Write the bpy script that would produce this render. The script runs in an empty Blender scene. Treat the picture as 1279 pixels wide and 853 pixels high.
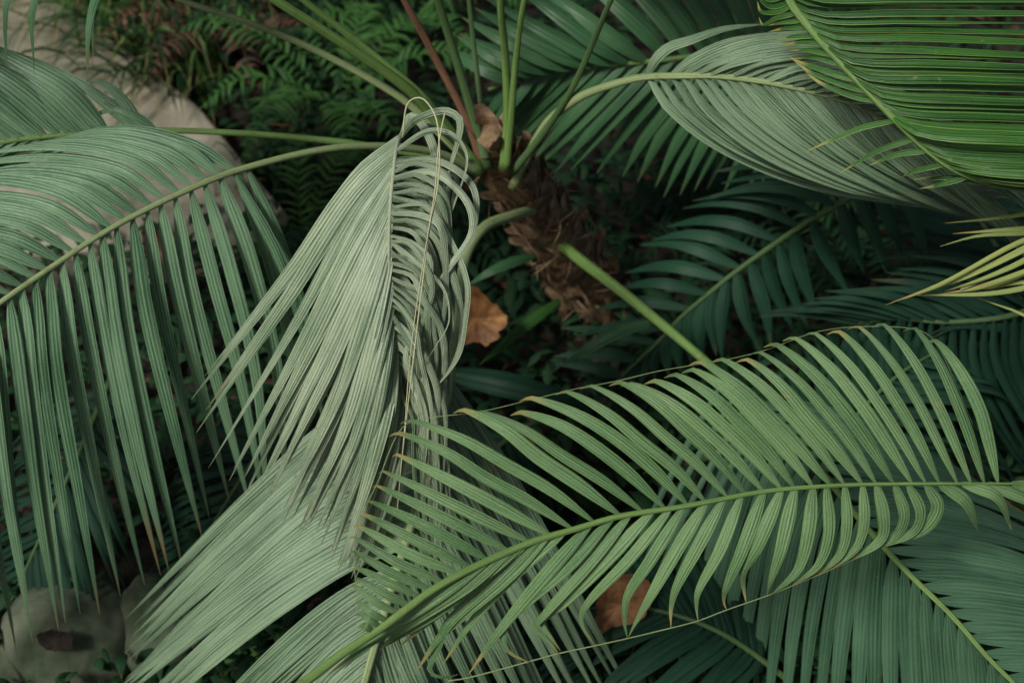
import bpy, math, random
from mathutils import Vector, noise as mnoise

RND = random.Random(7)
scene = bpy.context.scene
COL = scene.collection

# ------------------------------------------------------------------ camera
PITCH = math.radians(48.0)
CAM = Vector((0.0, 0.0, 2.3))
FPX = 1279 * 50.0 / 36.0
FWD = Vector((0, math.cos(PITCH), -math.sin(PITCH)))
UPV = Vector((0, math.sin(PITCH), math.cos(PITCH)))
RGT = Vector((1, 0, 0))
ZUP = Vector((0, 0, 1))


def at(px, py, d):
    """Point of the place seen at photo position px, py, d metres away."""
    return CAM + d * (FWD + (px - 639.5) / FPX * RGT + (426.5 - py) / FPX * UPV)


def on_ground(px, py, z=0.0):
    k = FWD + (px - 639.5) / FPX * RGT + (426.5 - py) / FPX * UPV
    return CAM + k * ((z - CAM.z) / k.z)


cam_data = bpy.data.cameras.new('camera')
cam_data.lens = 50.0
cam_data.sensor_width = 36.0
cam_data.clip_start = 0.05
cam_data.clip_end = 500
cam_data.dof.use_dof = True
cam_data.dof.focus_distance = 1.92
cam_data.dof.aperture_fstop = 3.8
cam = bpy.data.objects.new('camera', cam_data)
COL.objects.link(cam)
cam.location = CAM
cam.rotation_euler = (math.pi / 2 - PITCH, 0, 0)
scene.camera = cam

# ------------------------------------------------------------------ light
SUN_EL, SUN_AZ = math.radians(54), math.radians(-135)
world = bpy.data.worlds.new('World')
scene.world = world
world.use_nodes = True
wn = world.node_tree.nodes
sky = wn.new('ShaderNodeTexSky')
sky.sky_type = 'NISHITA'
sky.sun_disc = False
sky.sun_elevation = SUN_EL
sky.sun_rotation = SUN_AZ
sky.dust_density = 6.0
sky.ozone_density = 0.6
sky.air_density = 1.0
world.node_tree.links.new(sky.outputs[0], wn['Background'].inputs[0])
wn['Background'].inputs[1].default_value = 0.026
sun_data = bpy.data.lights.new('sun', 'SUN')
sun_data.energy = 1.5
sun_data.angle = math.radians(10)
sun_data.color = (1.0, 0.985, 0.93)
sun = bpy.data.objects.new('sun', sun_data)
COL.objects.link(sun)
sdir = Vector((math.sin(SUN_AZ) * math.cos(SUN_EL), math.cos(SUN_AZ) * math.cos(SUN_EL), math.sin(SUN_EL)))
sun.rotation_euler = sdir.to_track_quat('Z', 'Y').to_euler()
scene.view_settings.view_transform = 'Standard'
scene.view_settings.look = 'None'
scene.view_settings.gamma = 1.0
scene.view_settings.use_curve_mapping = False
scene.view_settings.exposure = 1.3
scene.cycles.max_bounces = 8
scene.cycles.use_denoising = True

# ------------------------------------------------------------------ materials
def new_mat(name):
    m = bpy.data.materials.new(name)
    m.use_nodes = True
    nt = m.node_tree
    nt.nodes.clear()
    return m, nt, nt.nodes, nt.links


def rgba(c):
    return (c[0], c[1], c[2], 1.0)


def leaf_mat(name, base, dark, *, tip=(0.26, 0.17, 0.06), ribs=5.0, streak=0.5, gloss=0.45, trans=0.22, tip_at=0.94, rib_bump=0.5, speck=0.35, edge=None, spec=0.35):
    """Leaf with fine ribs along it, mottling, a paler keel and a dry tip. UV: x across 0-1, y along 0-1. attribute 'leaf': r = random, g = age."""
    m, nt, N, L = new_mat(name)
    out = N.new('ShaderNodeOutputMaterial')
    bs = N.new('ShaderNodeBsdfPrincipled')
    tr = N.new('ShaderNodeBsdfTranslucent')
    mx = N.new('ShaderNodeMixShader')
    mx.inputs[0].default_value = trans
    uv = N.new('ShaderNodeUVMap'); uv.uv_map = 'UVMap'
    at_ = N.new('ShaderNodeAttribute'); at_.attribute_name = 'leaf'
    sep = N.new('ShaderNodeSeparateXYZ'); L.new(uv.outputs[0], sep.inputs[0])
    sepc = N.new('ShaderNodeSeparateColor'); L.new(at_.outputs[0], sepc.inputs[0])
    # streak coordinates
    def math_(op, a, b=None, clamp=False):
        n = N.new('ShaderNodeMath'); n.operation = op; n.use_clamp = clamp
        for i, x in enumerate((a, b)):
            if x is None:
                continue
            if isinstance(x, (int, float)):
                n.inputs[i].default_value = x
            else:
                L.new(x, n.inputs[i])
        return n.outputs[0]
    rofs = math_('MULTIPLY', sepc.outputs[0], 37.0)
    cx = math_('ADD', math_('MULTIPLY', sep.outputs[0], ribs * 1.6), rofs)
    cy = math_('MULTIPLY', sep.outputs[1], 2.2)
    comb = N.new('ShaderNodeCombineXYZ')
    L.new(cx, comb.inputs[0]); L.new(cy, comb.inputs[1]); L.new(rofs, comb.inputs[2])
    n1 = N.new('ShaderNodeTexNoise'); n1.inputs['Scale'].default_value = 1.6; n1.inputs['Detail'].default_value = 5; n1.inputs['Roughness'].default_value = 0.65
    L.new(comb.outputs[0], n1.inputs['Vector'])
    # regular ribs
    rib = math_('SINE', math_('ADD', math_('MULTIPLY', sep.outputs[0], ribs * 6.2832), rofs))
    rib01 = math_('ADD', math_('MULTIPLY', rib, 0.5), 0.5)
    # mottling in object space
    tc = N.new('ShaderNodeTexCoord')
    n2 = N.new('ShaderNodeTexNoise'); n2.inputs['Scale'].default_value = 9.0; n2.inputs['Detail'].default_value = 3
    L.new(tc.outputs['Object'], n2.inputs['Vector'])
    n3 = N.new('ShaderNodeTexNoise'); n3.inputs['Scale'].default_value = 420.0; n3.inputs['Detail'].default_value = 2
    L.new(tc.outputs['Object'], n3.inputs['Vector'])
    f = math_('ADD', math_('MULTIPLY', math_('SUBTRACT', n1.outputs[0], 0.5), streak * 2.4), math_('MULTIPLY', math_('SUBTRACT', rib01, 0.5), streak * 0.55))
    f = math_('ADD', f, math_('MULTIPLY', math_('SUBTRACT', n2.outputs[0], 0.5), 1.1))
    f = math_('ADD', f, math_('MULTIPLY', math_('SUBTRACT', n3.outputs[0], 0.5), speck * 2.0))
    f = math_('ADD', f, math_('MULTIPLY', math_('SUBTRACT', sepc.outputs[0], 0.5), 0.5))
    f = math_('ADD', f, 0.62, clamp=True)
    mixc = N.new('ShaderNodeMix'); mixc.data_type = 'RGBA'
    mixc.inputs[6].default_value = rgba(dark); mixc.inputs[7].default_value = rgba(base)
    L.new(f, mixc.inputs[0])
    col = mixc.outputs[2]
    # keel line
    kd = math_('ABSOLUTE', math_('SUBTRACT', sep.outputs[0], 0.5))
    keel = math_('SUBTRACT', 1.0, math_('MULTIPLY', kd, 26.0), clamp=True)
    mk = N.new('ShaderNodeMix'); mk.data_type = 'RGBA'
    L.new(math_('MULTIPLY', keel, 0.35), mk.inputs[0]); L.new(col, mk.inputs[6])
    mk.inputs[7].default_value = rgba([min(1, c * 1.5) for c in base])
    col = mk.outputs[2]
    if edge:
        ed = math_('MULTIPLY', math_('SUBTRACT', kd, 0.40), 11.0, clamp=True)
        me = N.new('ShaderNodeMix'); me.data_type = 'RGBA'
        L.new(math_('MULTIPLY', ed, 0.7), me.inputs[0]); L.new(col, me.inputs[6]); me.inputs[7].default_value = rgba(edge)
        col = me.outputs[2]
    # small dry blemishes
    n4 = N.new('ShaderNodeTexNoise'); n4.inputs['Scale'].default_value = 75.0; n4.inputs['Detail'].default_value = 4; n4.inputs['Roughness'].default_value = 0.7
    L.new(tc.outputs['Object'], n4.inputs['Vector'])
    bl = math_('MULTIPLY', math_('SUBTRACT', n4.outputs[0], 0.64), 12.0, clamp=True)
    mb_ = N.new('ShaderNodeMix'); mb_.data_type = 'RGBA'
    L.new(math_('MULTIPLY', bl, 0.55), mb_.inputs[0]); L.new(col, mb_.inputs[6]); mb_.inputs[7].default_value = rgba([c * 0.75 for c in tip])
    col = mb_.outputs[2]
    # dry tip (age in green channel widens it)
    start = math_('SUBTRACT', tip_at, math_('MULTIPLY', sepc.outputs[1], 0.28))
    tf = math_('MULTIPLY', math_('SUBTRACT', math_('ADD', sep.outputs[1], math_('MULTIPLY', math_('SUBTRACT', n1.outputs[0], 0.5), 0.12)), start), 9.0, clamp=True)
    mt = N.new('ShaderNodeMix'); mt.data_type = 'RGBA'
    L.new(math_('MULTIPLY', tf, 0.85), mt.inputs[0]); L.new(col, mt.inputs[6]); mt.inputs[7].default_value = rgba(tip)
    col = mt.outputs[2]
    L.new(col, bs.inputs['Base Color']); L.new(col, tr.inputs['Color'])
    bs.inputs['Roughness'].default_value = gloss
    bs.inputs['Specular IOR Level'].default_value = spec
    bp = N.new('ShaderNodeBump'); bp.inputs['Strength'].default_value = rib_bump; bp.inputs['Distance'].default_value = 0.0022
    hh = math_('ADD', math_('MULTIPLY', rib01, 0.5), math_('MULTIPLY', n1.outputs[0], 1.0))
    L.new(hh, bp.inputs['Height'])
    L.new(bp.outputs[0], bs.inputs['Normal'])
    L.new(bs.outputs[0], mx.inputs[1]); L.new(tr.outputs[0], mx.inputs[2])
    L.new(mx.outputs[0], out.inputs[0])
    return m


def rough_mat(name, c1, c2, scale=8.0, detail=6, rough=0.85, bump=0.6, dist=0.01, c3=None, stretch=None, pos=(0.35, 0.68)):
    m, nt, N, L = new_mat(name)
    out = N.new('ShaderNodeOutputMaterial')
    bs = N.new('ShaderNodeBsdfPrincipled')
    tc = N.new('ShaderNodeTexCoord')
    vec = tc.outputs['Object']
    if stretch:
        mp = N.new('ShaderNodeMapping'); mp.inputs['Scale'].default_value = stretch
        L.new(vec, mp.inputs[0]); vec = mp.outputs[0]
    n = N.new('ShaderNodeTexNoise'); n.inputs['Scale'].default_value = scale; n.inputs['Detail'].default_value = detail; n.inputs['Roughness'].default_value = 0.65
    L.new(vec, n.inputs['Vector'])
    cr = N.new('ShaderNodeValToRGB')
    cr.color_ramp.elements[0].position = pos[0]; cr.color_ramp.elements[0].color = rgba(c1)
    cr.color_ramp.elements[1].position = pos[1]; cr.color_ramp.elements[1].color = rgba(c2)
    if c3:
        e = cr.color_ramp.elements.new(0.8); e.color = rgba(c3)
    L.new(n.outputs[0], cr.inputs[0])
    L.new(cr.outputs[0], bs.inputs['Base Color'])
    bs.inputs['Roughness'].default_value = rough
    bs.inputs['Specular IOR Level'].default_value = 0.3
    bp = N.new('ShaderNodeBump'); bp.inputs['Strength'].default_value = bump; bp.inputs['Distance'].default_value = dist
    L.new(n.outputs[0], bp.inputs['Height']); L.new(bp.outputs[0], bs.inputs['Normal'])
    L.new(bs.outputs[0], out.inputs[0])
    return m


def stalk_mat(name, c1, c2, blot, rough=0.45):
    m, nt, N, L = new_mat(name)
    out = N.new('ShaderNodeOutputMaterial'); bs = N.new('ShaderNodeBsdfPrincipled')
    uv = N.new('ShaderNodeUVMap'); uv.uv_map = 'UVMap'
    mp = N.new('ShaderNodeMapping'); mp.inputs['Scale'].default_value = (9, 2.5, 1); L.new(uv.outputs[0], mp.inputs[0])
    n = N.new('ShaderNodeTexNoise'); n.inputs['Scale'].default_value = 1.5; n.inputs['Detail'].default_value = 6; n.inputs['Roughness'].default_value = 0.7
    L.new(mp.outputs[0], n.inputs['Vector'])
    cr = N.new('ShaderNodeValToRGB')
    cr.color_ramp.elements[0].position = 0.33; cr.color_ramp.elements[0].color = rgba(c1)
    cr.color_ramp.elements[1].position = 0.66; cr.color_ramp.elements[1].color = rgba(c2)
    L.new(n.outputs[0], cr.inputs[0])
    tc = N.new('ShaderNodeTexCoord')
    n2 = N.new('ShaderNodeTexNoise'); n2.inputs['Scale'].default_value = 55; n2.inputs['Detail'].default_value = 5; n2.inputs['Roughness'].default_value = 0.7
    L.new(tc.outputs['Object'], n2.inputs['Vector'])
    mr = N.new('ShaderNodeMapRange'); mr.inputs[1].default_value = 0.56; mr.inputs[2].default_value = 0.72; mr.inputs[4].default_value = 0.8
    L.new(n2.outputs[0], mr.inputs[0])
    mx = N.new('ShaderNodeMix'); mx.data_type = 'RGBA'; L.new(mr.outputs[0], mx.inputs[0]); L.new(cr.outputs[0], mx.inputs[6]); mx.inputs[7].default_value = rgba(blot)
    L.new(mx.outputs[2], bs.inputs['Base Color'])
    bs.inputs['Roughness'].default_value = rough; bs.inputs['Specular IOR Level'].default_value = 0.3
    bp = N.new('ShaderNodeBump'); bp.inputs['Strength'].default_value = 0.6; bp.inputs['Distance'].default_value = 0.004
    L.new(n.outputs[0], bp.inputs['Height']); L.new(bp.outputs[0], bs.inputs['Normal'])
    L.new(bs.outputs[0], out.inputs[0])
    return m


M = {}
M['silver'] = leaf_mat('silver_green_leaf', (0.185, 0.315, 0.179), (0.043, 0.110, 0.053), ribs=4, streak=0.95, rib_bump=0.8, tip=(0.22, 0.17, 0.08), tip_at=0.975, gloss=0.36, spec=0.5, speck=0.3)
M['pale'] = leaf_mat('pale_pleated_leaf', (0.373, 0.450, 0.305), (0.068, 0.135, 0.064), ribs=4, streak=1.05, rib_bump=0.8, tip=(0.24, 0.2, 0.1), tip_at=0.985, gloss=0.38, spec=0.5, speck=0.3)
M['pleat'] = leaf_mat('grey_pleated_leaf', (0.206, 0.304, 0.180), (0.038, 0.088, 0.041), ribs=4, streak=1.05, rib_bump=0.8, tip=(0.22, 0.18, 0.09), tip_at=0.985, gloss=0.38, spec=0.5, speck=0.3)
M['lime'] = leaf_mat('yellow_green_leaf', (0.172, 0.281, 0.123), (0.053, 0.133, 0.051), ribs=4, streak=0.75, rib_bump=0.8, tip=(0.42, 0.33, 0.12), tip_at=0.97, speck=0.45, edge=(0.13, 0.24, 0.06))
M['bright'] = leaf_mat('bright_green_leaf', (0.045, 0.145, 0.024), (0.010, 0.05, 0.012), ribs=3, streak=0.9, gloss=0.38, tip=(0.30, 0.29, 0.09), tip_at=0.95, edge=(0.26, 0.36, 0.09))
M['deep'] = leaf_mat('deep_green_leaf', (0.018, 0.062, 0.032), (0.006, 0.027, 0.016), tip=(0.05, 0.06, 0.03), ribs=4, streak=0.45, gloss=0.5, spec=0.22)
M['shade'] = leaf_mat('shaded_thicket_leaf', (0.013, 0.046, 0.025), (0.005, 0.02, 0.013), tip=(0.04, 0.05, 0.025), ribs=4, streak=0.45, gloss=0.6, spec=0.15)  # deep green leaf darkened: shade among the fronds put into its colour
M['mid'] = leaf_mat('mid_green_leaf', (0.06, 0.145, 0.058), (0.02, 0.07, 0.03), tip=(0.09, 0.11, 0.04), ribs=4, streak=0.5, gloss=0.42)
M['grey'] = leaf_mat('blue_grey_leaf', (0.076, 0.162, 0.092), (0.021, 0.065, 0.035), ribs=4, streak=0.8)
M['fern'] = leaf_mat('fern_leaf', (0.045, 0.125, 0.025), (0.012, 0.05, 0.012), ribs=2, streak=0.4, spec=0.2, gloss=0.55)
M['under'] = leaf_mat('shaded_undergrowth_leaf', (0.013, 0.042, 0.015), (0.004, 0.016, 0.007), ribs=2, streak=0.4, trans=0.10, spec=0.12, gloss=0.65)  # darker than the fern and grass leaf: ground-level shade put into the colour
M['grass'] = leaf_mat('grass_leaf', (0.07, 0.14, 0.03), (0.03, 0.075, 0.02), ribs=2, streak=0.4, tip=(0.3, 0.25, 0.1))
M['yellow'] = leaf_mat('yellowed_leaf', (0.30, 0.34, 0.10), (0.12, 0.21, 0.05), ribs=3, streak=0.6, tip=(0.36, 0.25, 0.10), tip_at=0.9)
M['stalk_pale'] = stalk_mat('pale_stalk', (0.11, 0.17, 0.06), (0.27, 0.33, 0.16), (0.13, 0.12, 0.06))
M['stalk_green'] = stalk_mat('green_stalk', (0.05, 0.12, 0.025), (0.16, 0.25, 0.07), (0.09, 0.09, 0.035))
M['stalk_deep'] = stalk_mat('deep_stalk', (0.025, 0.06, 0.02), (0.075, 0.13, 0.045), (0.05, 0.05, 0.025))
M['stalk_brown'] = stalk_mat('brown_stalk', (0.035, 0.018, 0.01), (0.17, 0.085, 0.045), (0.03, 0.02, 0.012), 0.65)
M['thread'] = rough_mat('leaf_thread', (0.28, 0.30, 0.17), (0.42, 0.40, 0.25), scale=40, rough=0.6, bump=0.1)
M['midrib'] = stalk_mat('pale_midrib', (0.22, 0.27, 0.17), (0.40, 0.43, 0.31), (0.2, 0.2, 0.12))
M['bark'] = rough_mat('fibrous_bark', (0.08, 0.05, 0.028), (0.34, 0.23, 0.13), scale=26, detail=9, bump=1.0, dist=0.02, c3=(0.32, 0.22, 0.13))
M['fibre'] = rough_mat('dry_fibre', (0.09, 0.06, 0.032), (0.40, 0.28, 0.165), scale=18, bump=0.4, dist=0.004)
M['husk'] = rough_mat('dry_leaf_base', (0.07, 0.04, 0.022), (0.50, 0.33, 0.20), scale=24, detail=8, bump=0.7, dist=0.006)
M['soil'] = rough_mat('dark_soil', (0.008, 0.006, 0.004), (0.028, 0.02, 0.013), scale=14, detail=9, bump=0.9, dist=0.03)  # very dark brown, mottled by noise
M['path'] = rough_mat('weathered_concrete', (0.08, 0.08, 0.055), (0.30, 0.275, 0.205), scale=6, detail=14, rough=0.9, bump=0.3, dist=0.0012)
M['stone'] = rough_mat('mossy_stone', (0.025, 0.042, 0.02), (0.105, 0.115, 0.078), scale=10, detail=14, rough=0.9, bump=0.5, dist=0.004)
M['orange'] = rough_mat('orange_dry_leaf', (0.07, 0.026, 0.01), (0.25, 0.12, 0.035), scale=30, detail=6, rough=0.6, bump=0.5, dist=0.004, c3=(0.15, 0.14, 0.03))
M['tan'] = rough_mat('tan_dry_leaf', (0.08, 0.035, 0.015), (0.26, 0.13, 0.05), scale=26, detail=6, rough=0.65, bump=0.5, dist=0.004)
M['russet'] = rough_mat('russet_dry_leaf', (0.025, 0.012, 0.008), (0.11, 0.05, 0.028), scale=22, detail=6, rough=0.65, bump=0.5, dist=0.004)


# ------------------------------------------------------------------ mesh helpers
class MB:
    def __init__(self):
        self.v, self.f, self.uv, self.at = [], [], [], []

    def add(self, p, uv, a):
        self.v.append(p); self.uv.append(uv); self.at.append(a)
        return len(self.v) - 1

    def build(self, name, mat, parent=None, smooth=True, origin=None):
        me = bpy.data.meshes.new(name)
        off = origin if origin is not None else (Vector((0, 0, 0)) if parent is None else parent['_o'])
        off = Vector(off)
        me.from_pydata([tuple(Vector(p) - off) for p in self.v], [], self.f)
        uvl = me.uv_layers.new(name='UVMap')
        ca = me.color_attributes.new('leaf', 'FLOAT_COLOR', 'POINT')
        for i, a in enumerate(self.at):
            ca.data[i].color = (a[0], a[1], 0, 1)
        for lp in me.loops:
            uvl.data[lp.index].uv = self.uv[lp.vertex_index]
        if smooth:
            me.polygons.foreach_set('use_smooth', [True] * len(me.polygons))
        me.materials.append(mat)
        me.update()
        o = bpy.data.objects.new(name, me)
        COL.objects.link(o)
        if parent is not None:
            o.parent = parent
        else:
            o.location = off
        OFF[o.name] = off
        o['_o'] = tuple(off)
        return o


OFF = {}


def tag(o, label=None, cat=None, group=None, kind=None):
    if label: o['label'] = label
    if cat: o['category'] = cat
    if group: o['group'] = group
    if kind: o['kind'] = kind
    return o


def thing(name, loc, label, cat, group=None):
    o = bpy.data.objects.new(name, None)
    o.empty_display_size = 0.1
    COL.objects.link(o)
    o.location = loc
    o['_o'] = tuple(loc)
    return tag(o, label, cat, group)


def catmull(P, n):
    """n+1 points evenly by parameter of chord length along a Catmull-Rom curve."""
    if len(P) == 2:
        return [P[0].lerp(P[1], i / n) for i in range(n + 1)]
    d = [0.0]
    for a, b in zip(P, P[1:]):
        d.append(d[-1] + max(1e-6, (b - a).length))
    Q = [P[0] * 2 - P[1]] + list(P) + [P[-1] * 2 - P[-2]]
    out = []
    for i in range(n + 1):
        s = d[-1] * i / n
        k = 0
        while k < len(P) - 2 and s > d[k + 1]:
            k += 1
        t = (s - d[k]) / (d[k + 1] - d[k])
        p0, p1, p2, p3 = Q[k], Q[k + 1], Q[k + 2], Q[k + 3]
        l = d[k + 1] - d[k]
        dl = d[k] - d[k - 1] if k > 0 else l
        dr = d[k + 2] - d[k + 1] if k + 2 < len(d) else l
        m1 = (p2 - p0) * (l / (l + dl)); m2 = (p3 - p1) * (l / (l + dr))
        t2, t3 = t * t, t * t * t
        out.append(p1 * (2 * t3 - 3 * t2 + 1) + m1 * (t3 - 2 * t2 + t) + p2 * (-2 * t3 + 3 * t2) + m2 * (t3 - t2))
    return out


def tangents(P):
    T = []
    for i in range(len(P)):
        a = P[max(0, i - 1)]; b = P[min(len(P) - 1, i + 1)]
        v = b - a
        T.append(v.normalized() if v.length > 1e-9 else Vector((0, 0, 1)))
    return T


def tube(mb, P, r0, r1, sides=8, n=None, flat=1.0, cap=True, pw=1.0):
    n = n or max(6, len(P) * 6)
    C = catmull(P, n)
    T = tangents(C)
    ref = Vector((0.3, -0.6, 0.75)).normalized()
    rows = []
    for i, (p, t) in enumerate(zip(C, T)):
        s = t.cross(ref)
        if s.length < 1e-4:
            s = t.cross(RGT)
        s.normalize()
        u = s.cross(t).normalized()
        f = (i / n) ** pw
        r = r0 + (r1 - r0) * f
        rows.append([mb.add(p + s * (math.cos(a) * r) + u * (math.sin(a) * r * flat), (k / sides, i / n), (0.5, 0))
                     for k in range(sides) for a in (2 * math.pi * k / sides,)])
    for a, b in zip(rows, rows[1:]):
        for k in range(sides):
            mb.f.append((a[k], a[(k + 1) % sides], b[(k + 1) % sides], b[k]))
    if cap:
        mb.f.append(tuple(reversed(rows[0]))); mb.f.append(tuple(rows[-1]))


def profile(v, base_w, peak, tip_w, tip_pow):
    if v < peak:
        x = v / peak
        return base_w + (1 - base_w) * math.sin(x * math.pi / 2) ** 0.8
    x = (v - peak) / (1 - peak)
    return tip_w + (1 - tip_w) * (1 - x ** tip_pow)


ACR = (-1.0, -0.62, -0.28, 0.0, 0.28, 0.62, 1.0)


def blade(mb, P, w, nrm, fold=0.18, seg=16, base_w=0.35, peak=0.22, tip_w=0.03, tip_pow=1.6, twist0=0.0, twist1=0.0, age=0.0, wave=0.0, rnd=None):
    """One leaflet along the world points P, creased along its middle."""
    rnd = RND.random() if rnd is None else rnd
    C = catmull(P, seg)
    T = tangents(C)
    rows = []
    ph = rnd * 20
    N0 = Vector(nrm)
    for i, (p, t) in enumerate(zip(C, T)):
        v = i / seg
        s = t.cross(N0)
        if s.length < 0.05:
            s = t.cross(RGT)
        s.normalize()
        nn = s.cross(t).normalized()
        N0 = (Vector(nrm) * 0.5 + nn * 0.5).normalized()
        a = twist0 + (twist1 - twist0) * v + wave * math.sin(v * 6 + ph)
        s2 = s * math.cos(a) + nn * math.sin(a)
        n2 = nn * math.cos(a) - s * math.sin(a)
        hw = 0.5 * w * profile(v, base_w, peak, tip_w, tip_pow)
        fo = fold * (1.25 - 0.5 * v)
        rows.append([mb.add(p + s2 * (u * hw) - n2 * (abs(u) ** 1.2 * hw * 2 * fo), (0.5 + 0.5 * u, v), (rnd, age)) for u in ACR])
    for a, b in zip(rows, rows[1:]):
        for k in range(len(ACR) - 1):
            mb.f.append((a[k], a[k + 1], b[k + 1], b[k]))


class Curve:
    def __init__(self, pts):
        self.px = pts
        self.S = catmull([Vector(p) for p in pts], 200)   # photo x, y, depth along it
        self.C = [at(*p) for p in self.S]

    def near(self, x, y=None):
        if y is None:
            return min(range(201), key=lambda i: abs(self.S[i].x - x)) / 200
        return min(range(201), key=lambda i: (self.S[i].x - x) ** 2 + (self.S[i].y - y) ** 2) / 200

    def pt(self, s):
        f = max(0, min(1, s)) * 200
        i = min(199, int(f))
        return self.C[i].lerp(self.C[i + 1], f - i)

    def spt(self, s):
        f = max(0, min(1, s)) * 200
        i = min(199, int(f))
        return self.S[i].lerp(self.S[i + 1], f - i)


TOCAM = -FWD


def keyed(mb, cv, keys, n, w, nrm, jit=3.0, jd=0.015, jm=0.0, wj=0.12, tw=0.15, age=(0, 0.4), **kw):
    """n leaflets between the first and last key; each key: (base x, base y, [(x, y, dd), ...])."""
    ks = sorted([(cv.near(k[0], k[1]), k[2]) for k in keys], key=lambda q: q[0])
    s0, s1 = ks[0][0], ks[-1][0]
    for i in range(n):
        s = s0 + (s1 - s0) * (i + 0.5 + RND.uniform(-0.10, 0.10)) / n
        j = 0
        while j < len(ks) - 2 and s > ks[j + 1][0]:
            j += 1
        f = (s - ks[j][0]) / max(1e-6, ks[j + 1][0] - ks[j][0])
        b = cv.spt(s)
        P = [cv.pt(s)]
        m = len(ks[j][1])
        jx, jy = RND.gauss(0, jit), RND.gauss(0, jit)
        dz = RND.gauss(0, jd)
        for q in range(m):
            A, B = ks[j][1][q], ks[j + 1][1][q]
            g = (q + 1) / m
            mx_, my_ = (RND.gauss(0, jm), RND.gauss(0, jm)) if jm else (0, 0)
            P.append(at(A[0] + (B[0] - A[0]) * f + jx * g + mx_, A[1] + (B[1] - A[1]) * f + jy * g + my_, b.z + A[2] + (B[2] - A[2]) * f + dz * g))
        blade(mb, P, w * RND.uniform(1 - wj, 1 + wj), nrm, twist0=RND.gauss(0, tw * 0.4), twist1=RND.gauss(0, tw),
              age=RND.uniform(*age) + 0.45 * (RND.random() < 0.07), **kw)


def explicit(mb, cv, rows, w, nrm, jd=0.01, tw=0.1, age=(0, 0.4), ws=None, **kw):
    """Leaflets given one by one: [(base x, base y), (x, y, dd), ...]."""
    for ri, r in enumerate(rows):
        s = cv.near(r[0][0], r[0][1])
        b = cv.spt(s)
        dz = RND.gauss(0, jd)
        P = [cv.pt(s)] + [at(q[0], q[1], b.z + q[2] + dz * (k + 1) / len(r)) for k, q in enumerate(r[1:])]
        blade(mb, P, w * (ws(ri) if ws else 1.0) * RND.uniform(0.88, 1.1), nrm, twist0=RND.gauss(0, tw * 0.4), twist1=RND.gauss(0, tw), age=RND.uniform(*age) + 0.4 * (RND.random() < 0.06), **kw)


def auto(mb, cv, s0, s1, n, length, w, ang=55, droop=0.35, nrm=None, lift=0.0, age=(0, 0.4), tw=0.2, **kw):
    """Leaflets to both sides of the midrib, sagging under their weight."""
    for i in range(n):
        for sd in (-1, 1):
            s = s0 + (s1 - s0) * (i + 0.5 + RND.uniform(-0.2, 0.2)) / n
            p = cv.pt(s)
            t = (cv.pt(min(1, s + 0.02)) - cv.pt(max(0, s - 0.02))).normalized()
            up = nrm if nrm is not None else ZUP
            side = t.cross(up).normalized() * sd
            nn = side.cross(t).normalized() * sd
            f = (i + 0.5) / n
            l = length * (0.55 + 0.45 * math.sin(math.pi * min(1, 0.18 + f * 0.75))) * RND.uniform(0.9, 1.08)
            a = math.radians(ang * (1.1 - 0.55 * f) + RND.gauss(0, 4))
            d = t * math.cos(a) + side * math.sin(a) + nn * lift
            d.normalize()
            g = droop * RND.uniform(0.8, 1.2)
            P = [p, p + d * l * 0.4 - ZUP * (g * l * 0.10), p + d * l * 0.75 - ZUP * (g * l * 0.40), p + d * l * (1 - 0.25 * g) - ZUP * (g * l * 0.85)]
            blade(mb, P, w * RND.uniform(0.85, 1.1), up, twist1=RND.gauss(0, tw), age=RND.uniform(*age), **kw)


def frond(parent, name, pts, r0, r1, stalk_mat, leaf_mat_, fill, label=None, n=60, flat=0.8, pw=1.0, stalk_name=None, blade_name='leaflets'):
    """A frond: its stalk and midrib as one mesh, its leaflets as another."""
    cv = Curve(pts)
    mb = MB()
    tube(mb, [at(*p) for p in pts], r0, r1, sides=10, n=n, flat=flat, pw=pw)
    st = mb.build(name, stalk_mat, parent)
    if label:
        st['label'] = label
    lb = MB()
    fill(lb, cv)
    lv = None
    if lb.v:
        lv = lb.build(blade_name, leaf_mat_, st if stalk_name is None else parent)
    return st, lv


def loose_frond(pts, r0, r1, stalk_mat, leaf_mat_, fill, label, group=None, n=60, flat=0.8, pw=1.0):
    root = thing('palm_frond', at(*pts[0]), label, 'palm frond', group)
    frond(root, 'stalk', pts, r0, r1, stalk_mat, leaf_mat_, fill, n=n, flat=flat, stalk_name='x', pw=pw)
    return root


NRM = (TOCAM * 0.8 + ZUP * 0.5).normalized()

# ================================================================== the setting
def build_ground():
    mb = MB()
    n = 70
    for j in range(n + 1):
        for i in range(n + 1):
            a, b = (i / n - 0.5) * 2, (j / n - 0.5) * 2
            x = math.copysign(abs(a) ** 2.6, a) * 60
            y = math.copysign(abs(b) ** 2.6, b) * 60 + 2.4
            r = max(abs(x), abs(y - 2.4))
            k = max(0.0, 1 - r / 6)
            z = -0.02 + k * 0.05 * mnoise.noise(Vector((x * 2.1, y * 2.1, 3.0)))
            mb.add(Vector((x, y, z)), (i / n, j / n), (0.5, 0))
    for j in range(n):
        for i in range(n):
            q = j * (n + 1) + i
            mb.f.append((q, q + 1, q + n + 2, q + n + 1))
    o = mb.build('ground', M['soil'])
    tag(o, kind='structure')


build_ground()

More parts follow.
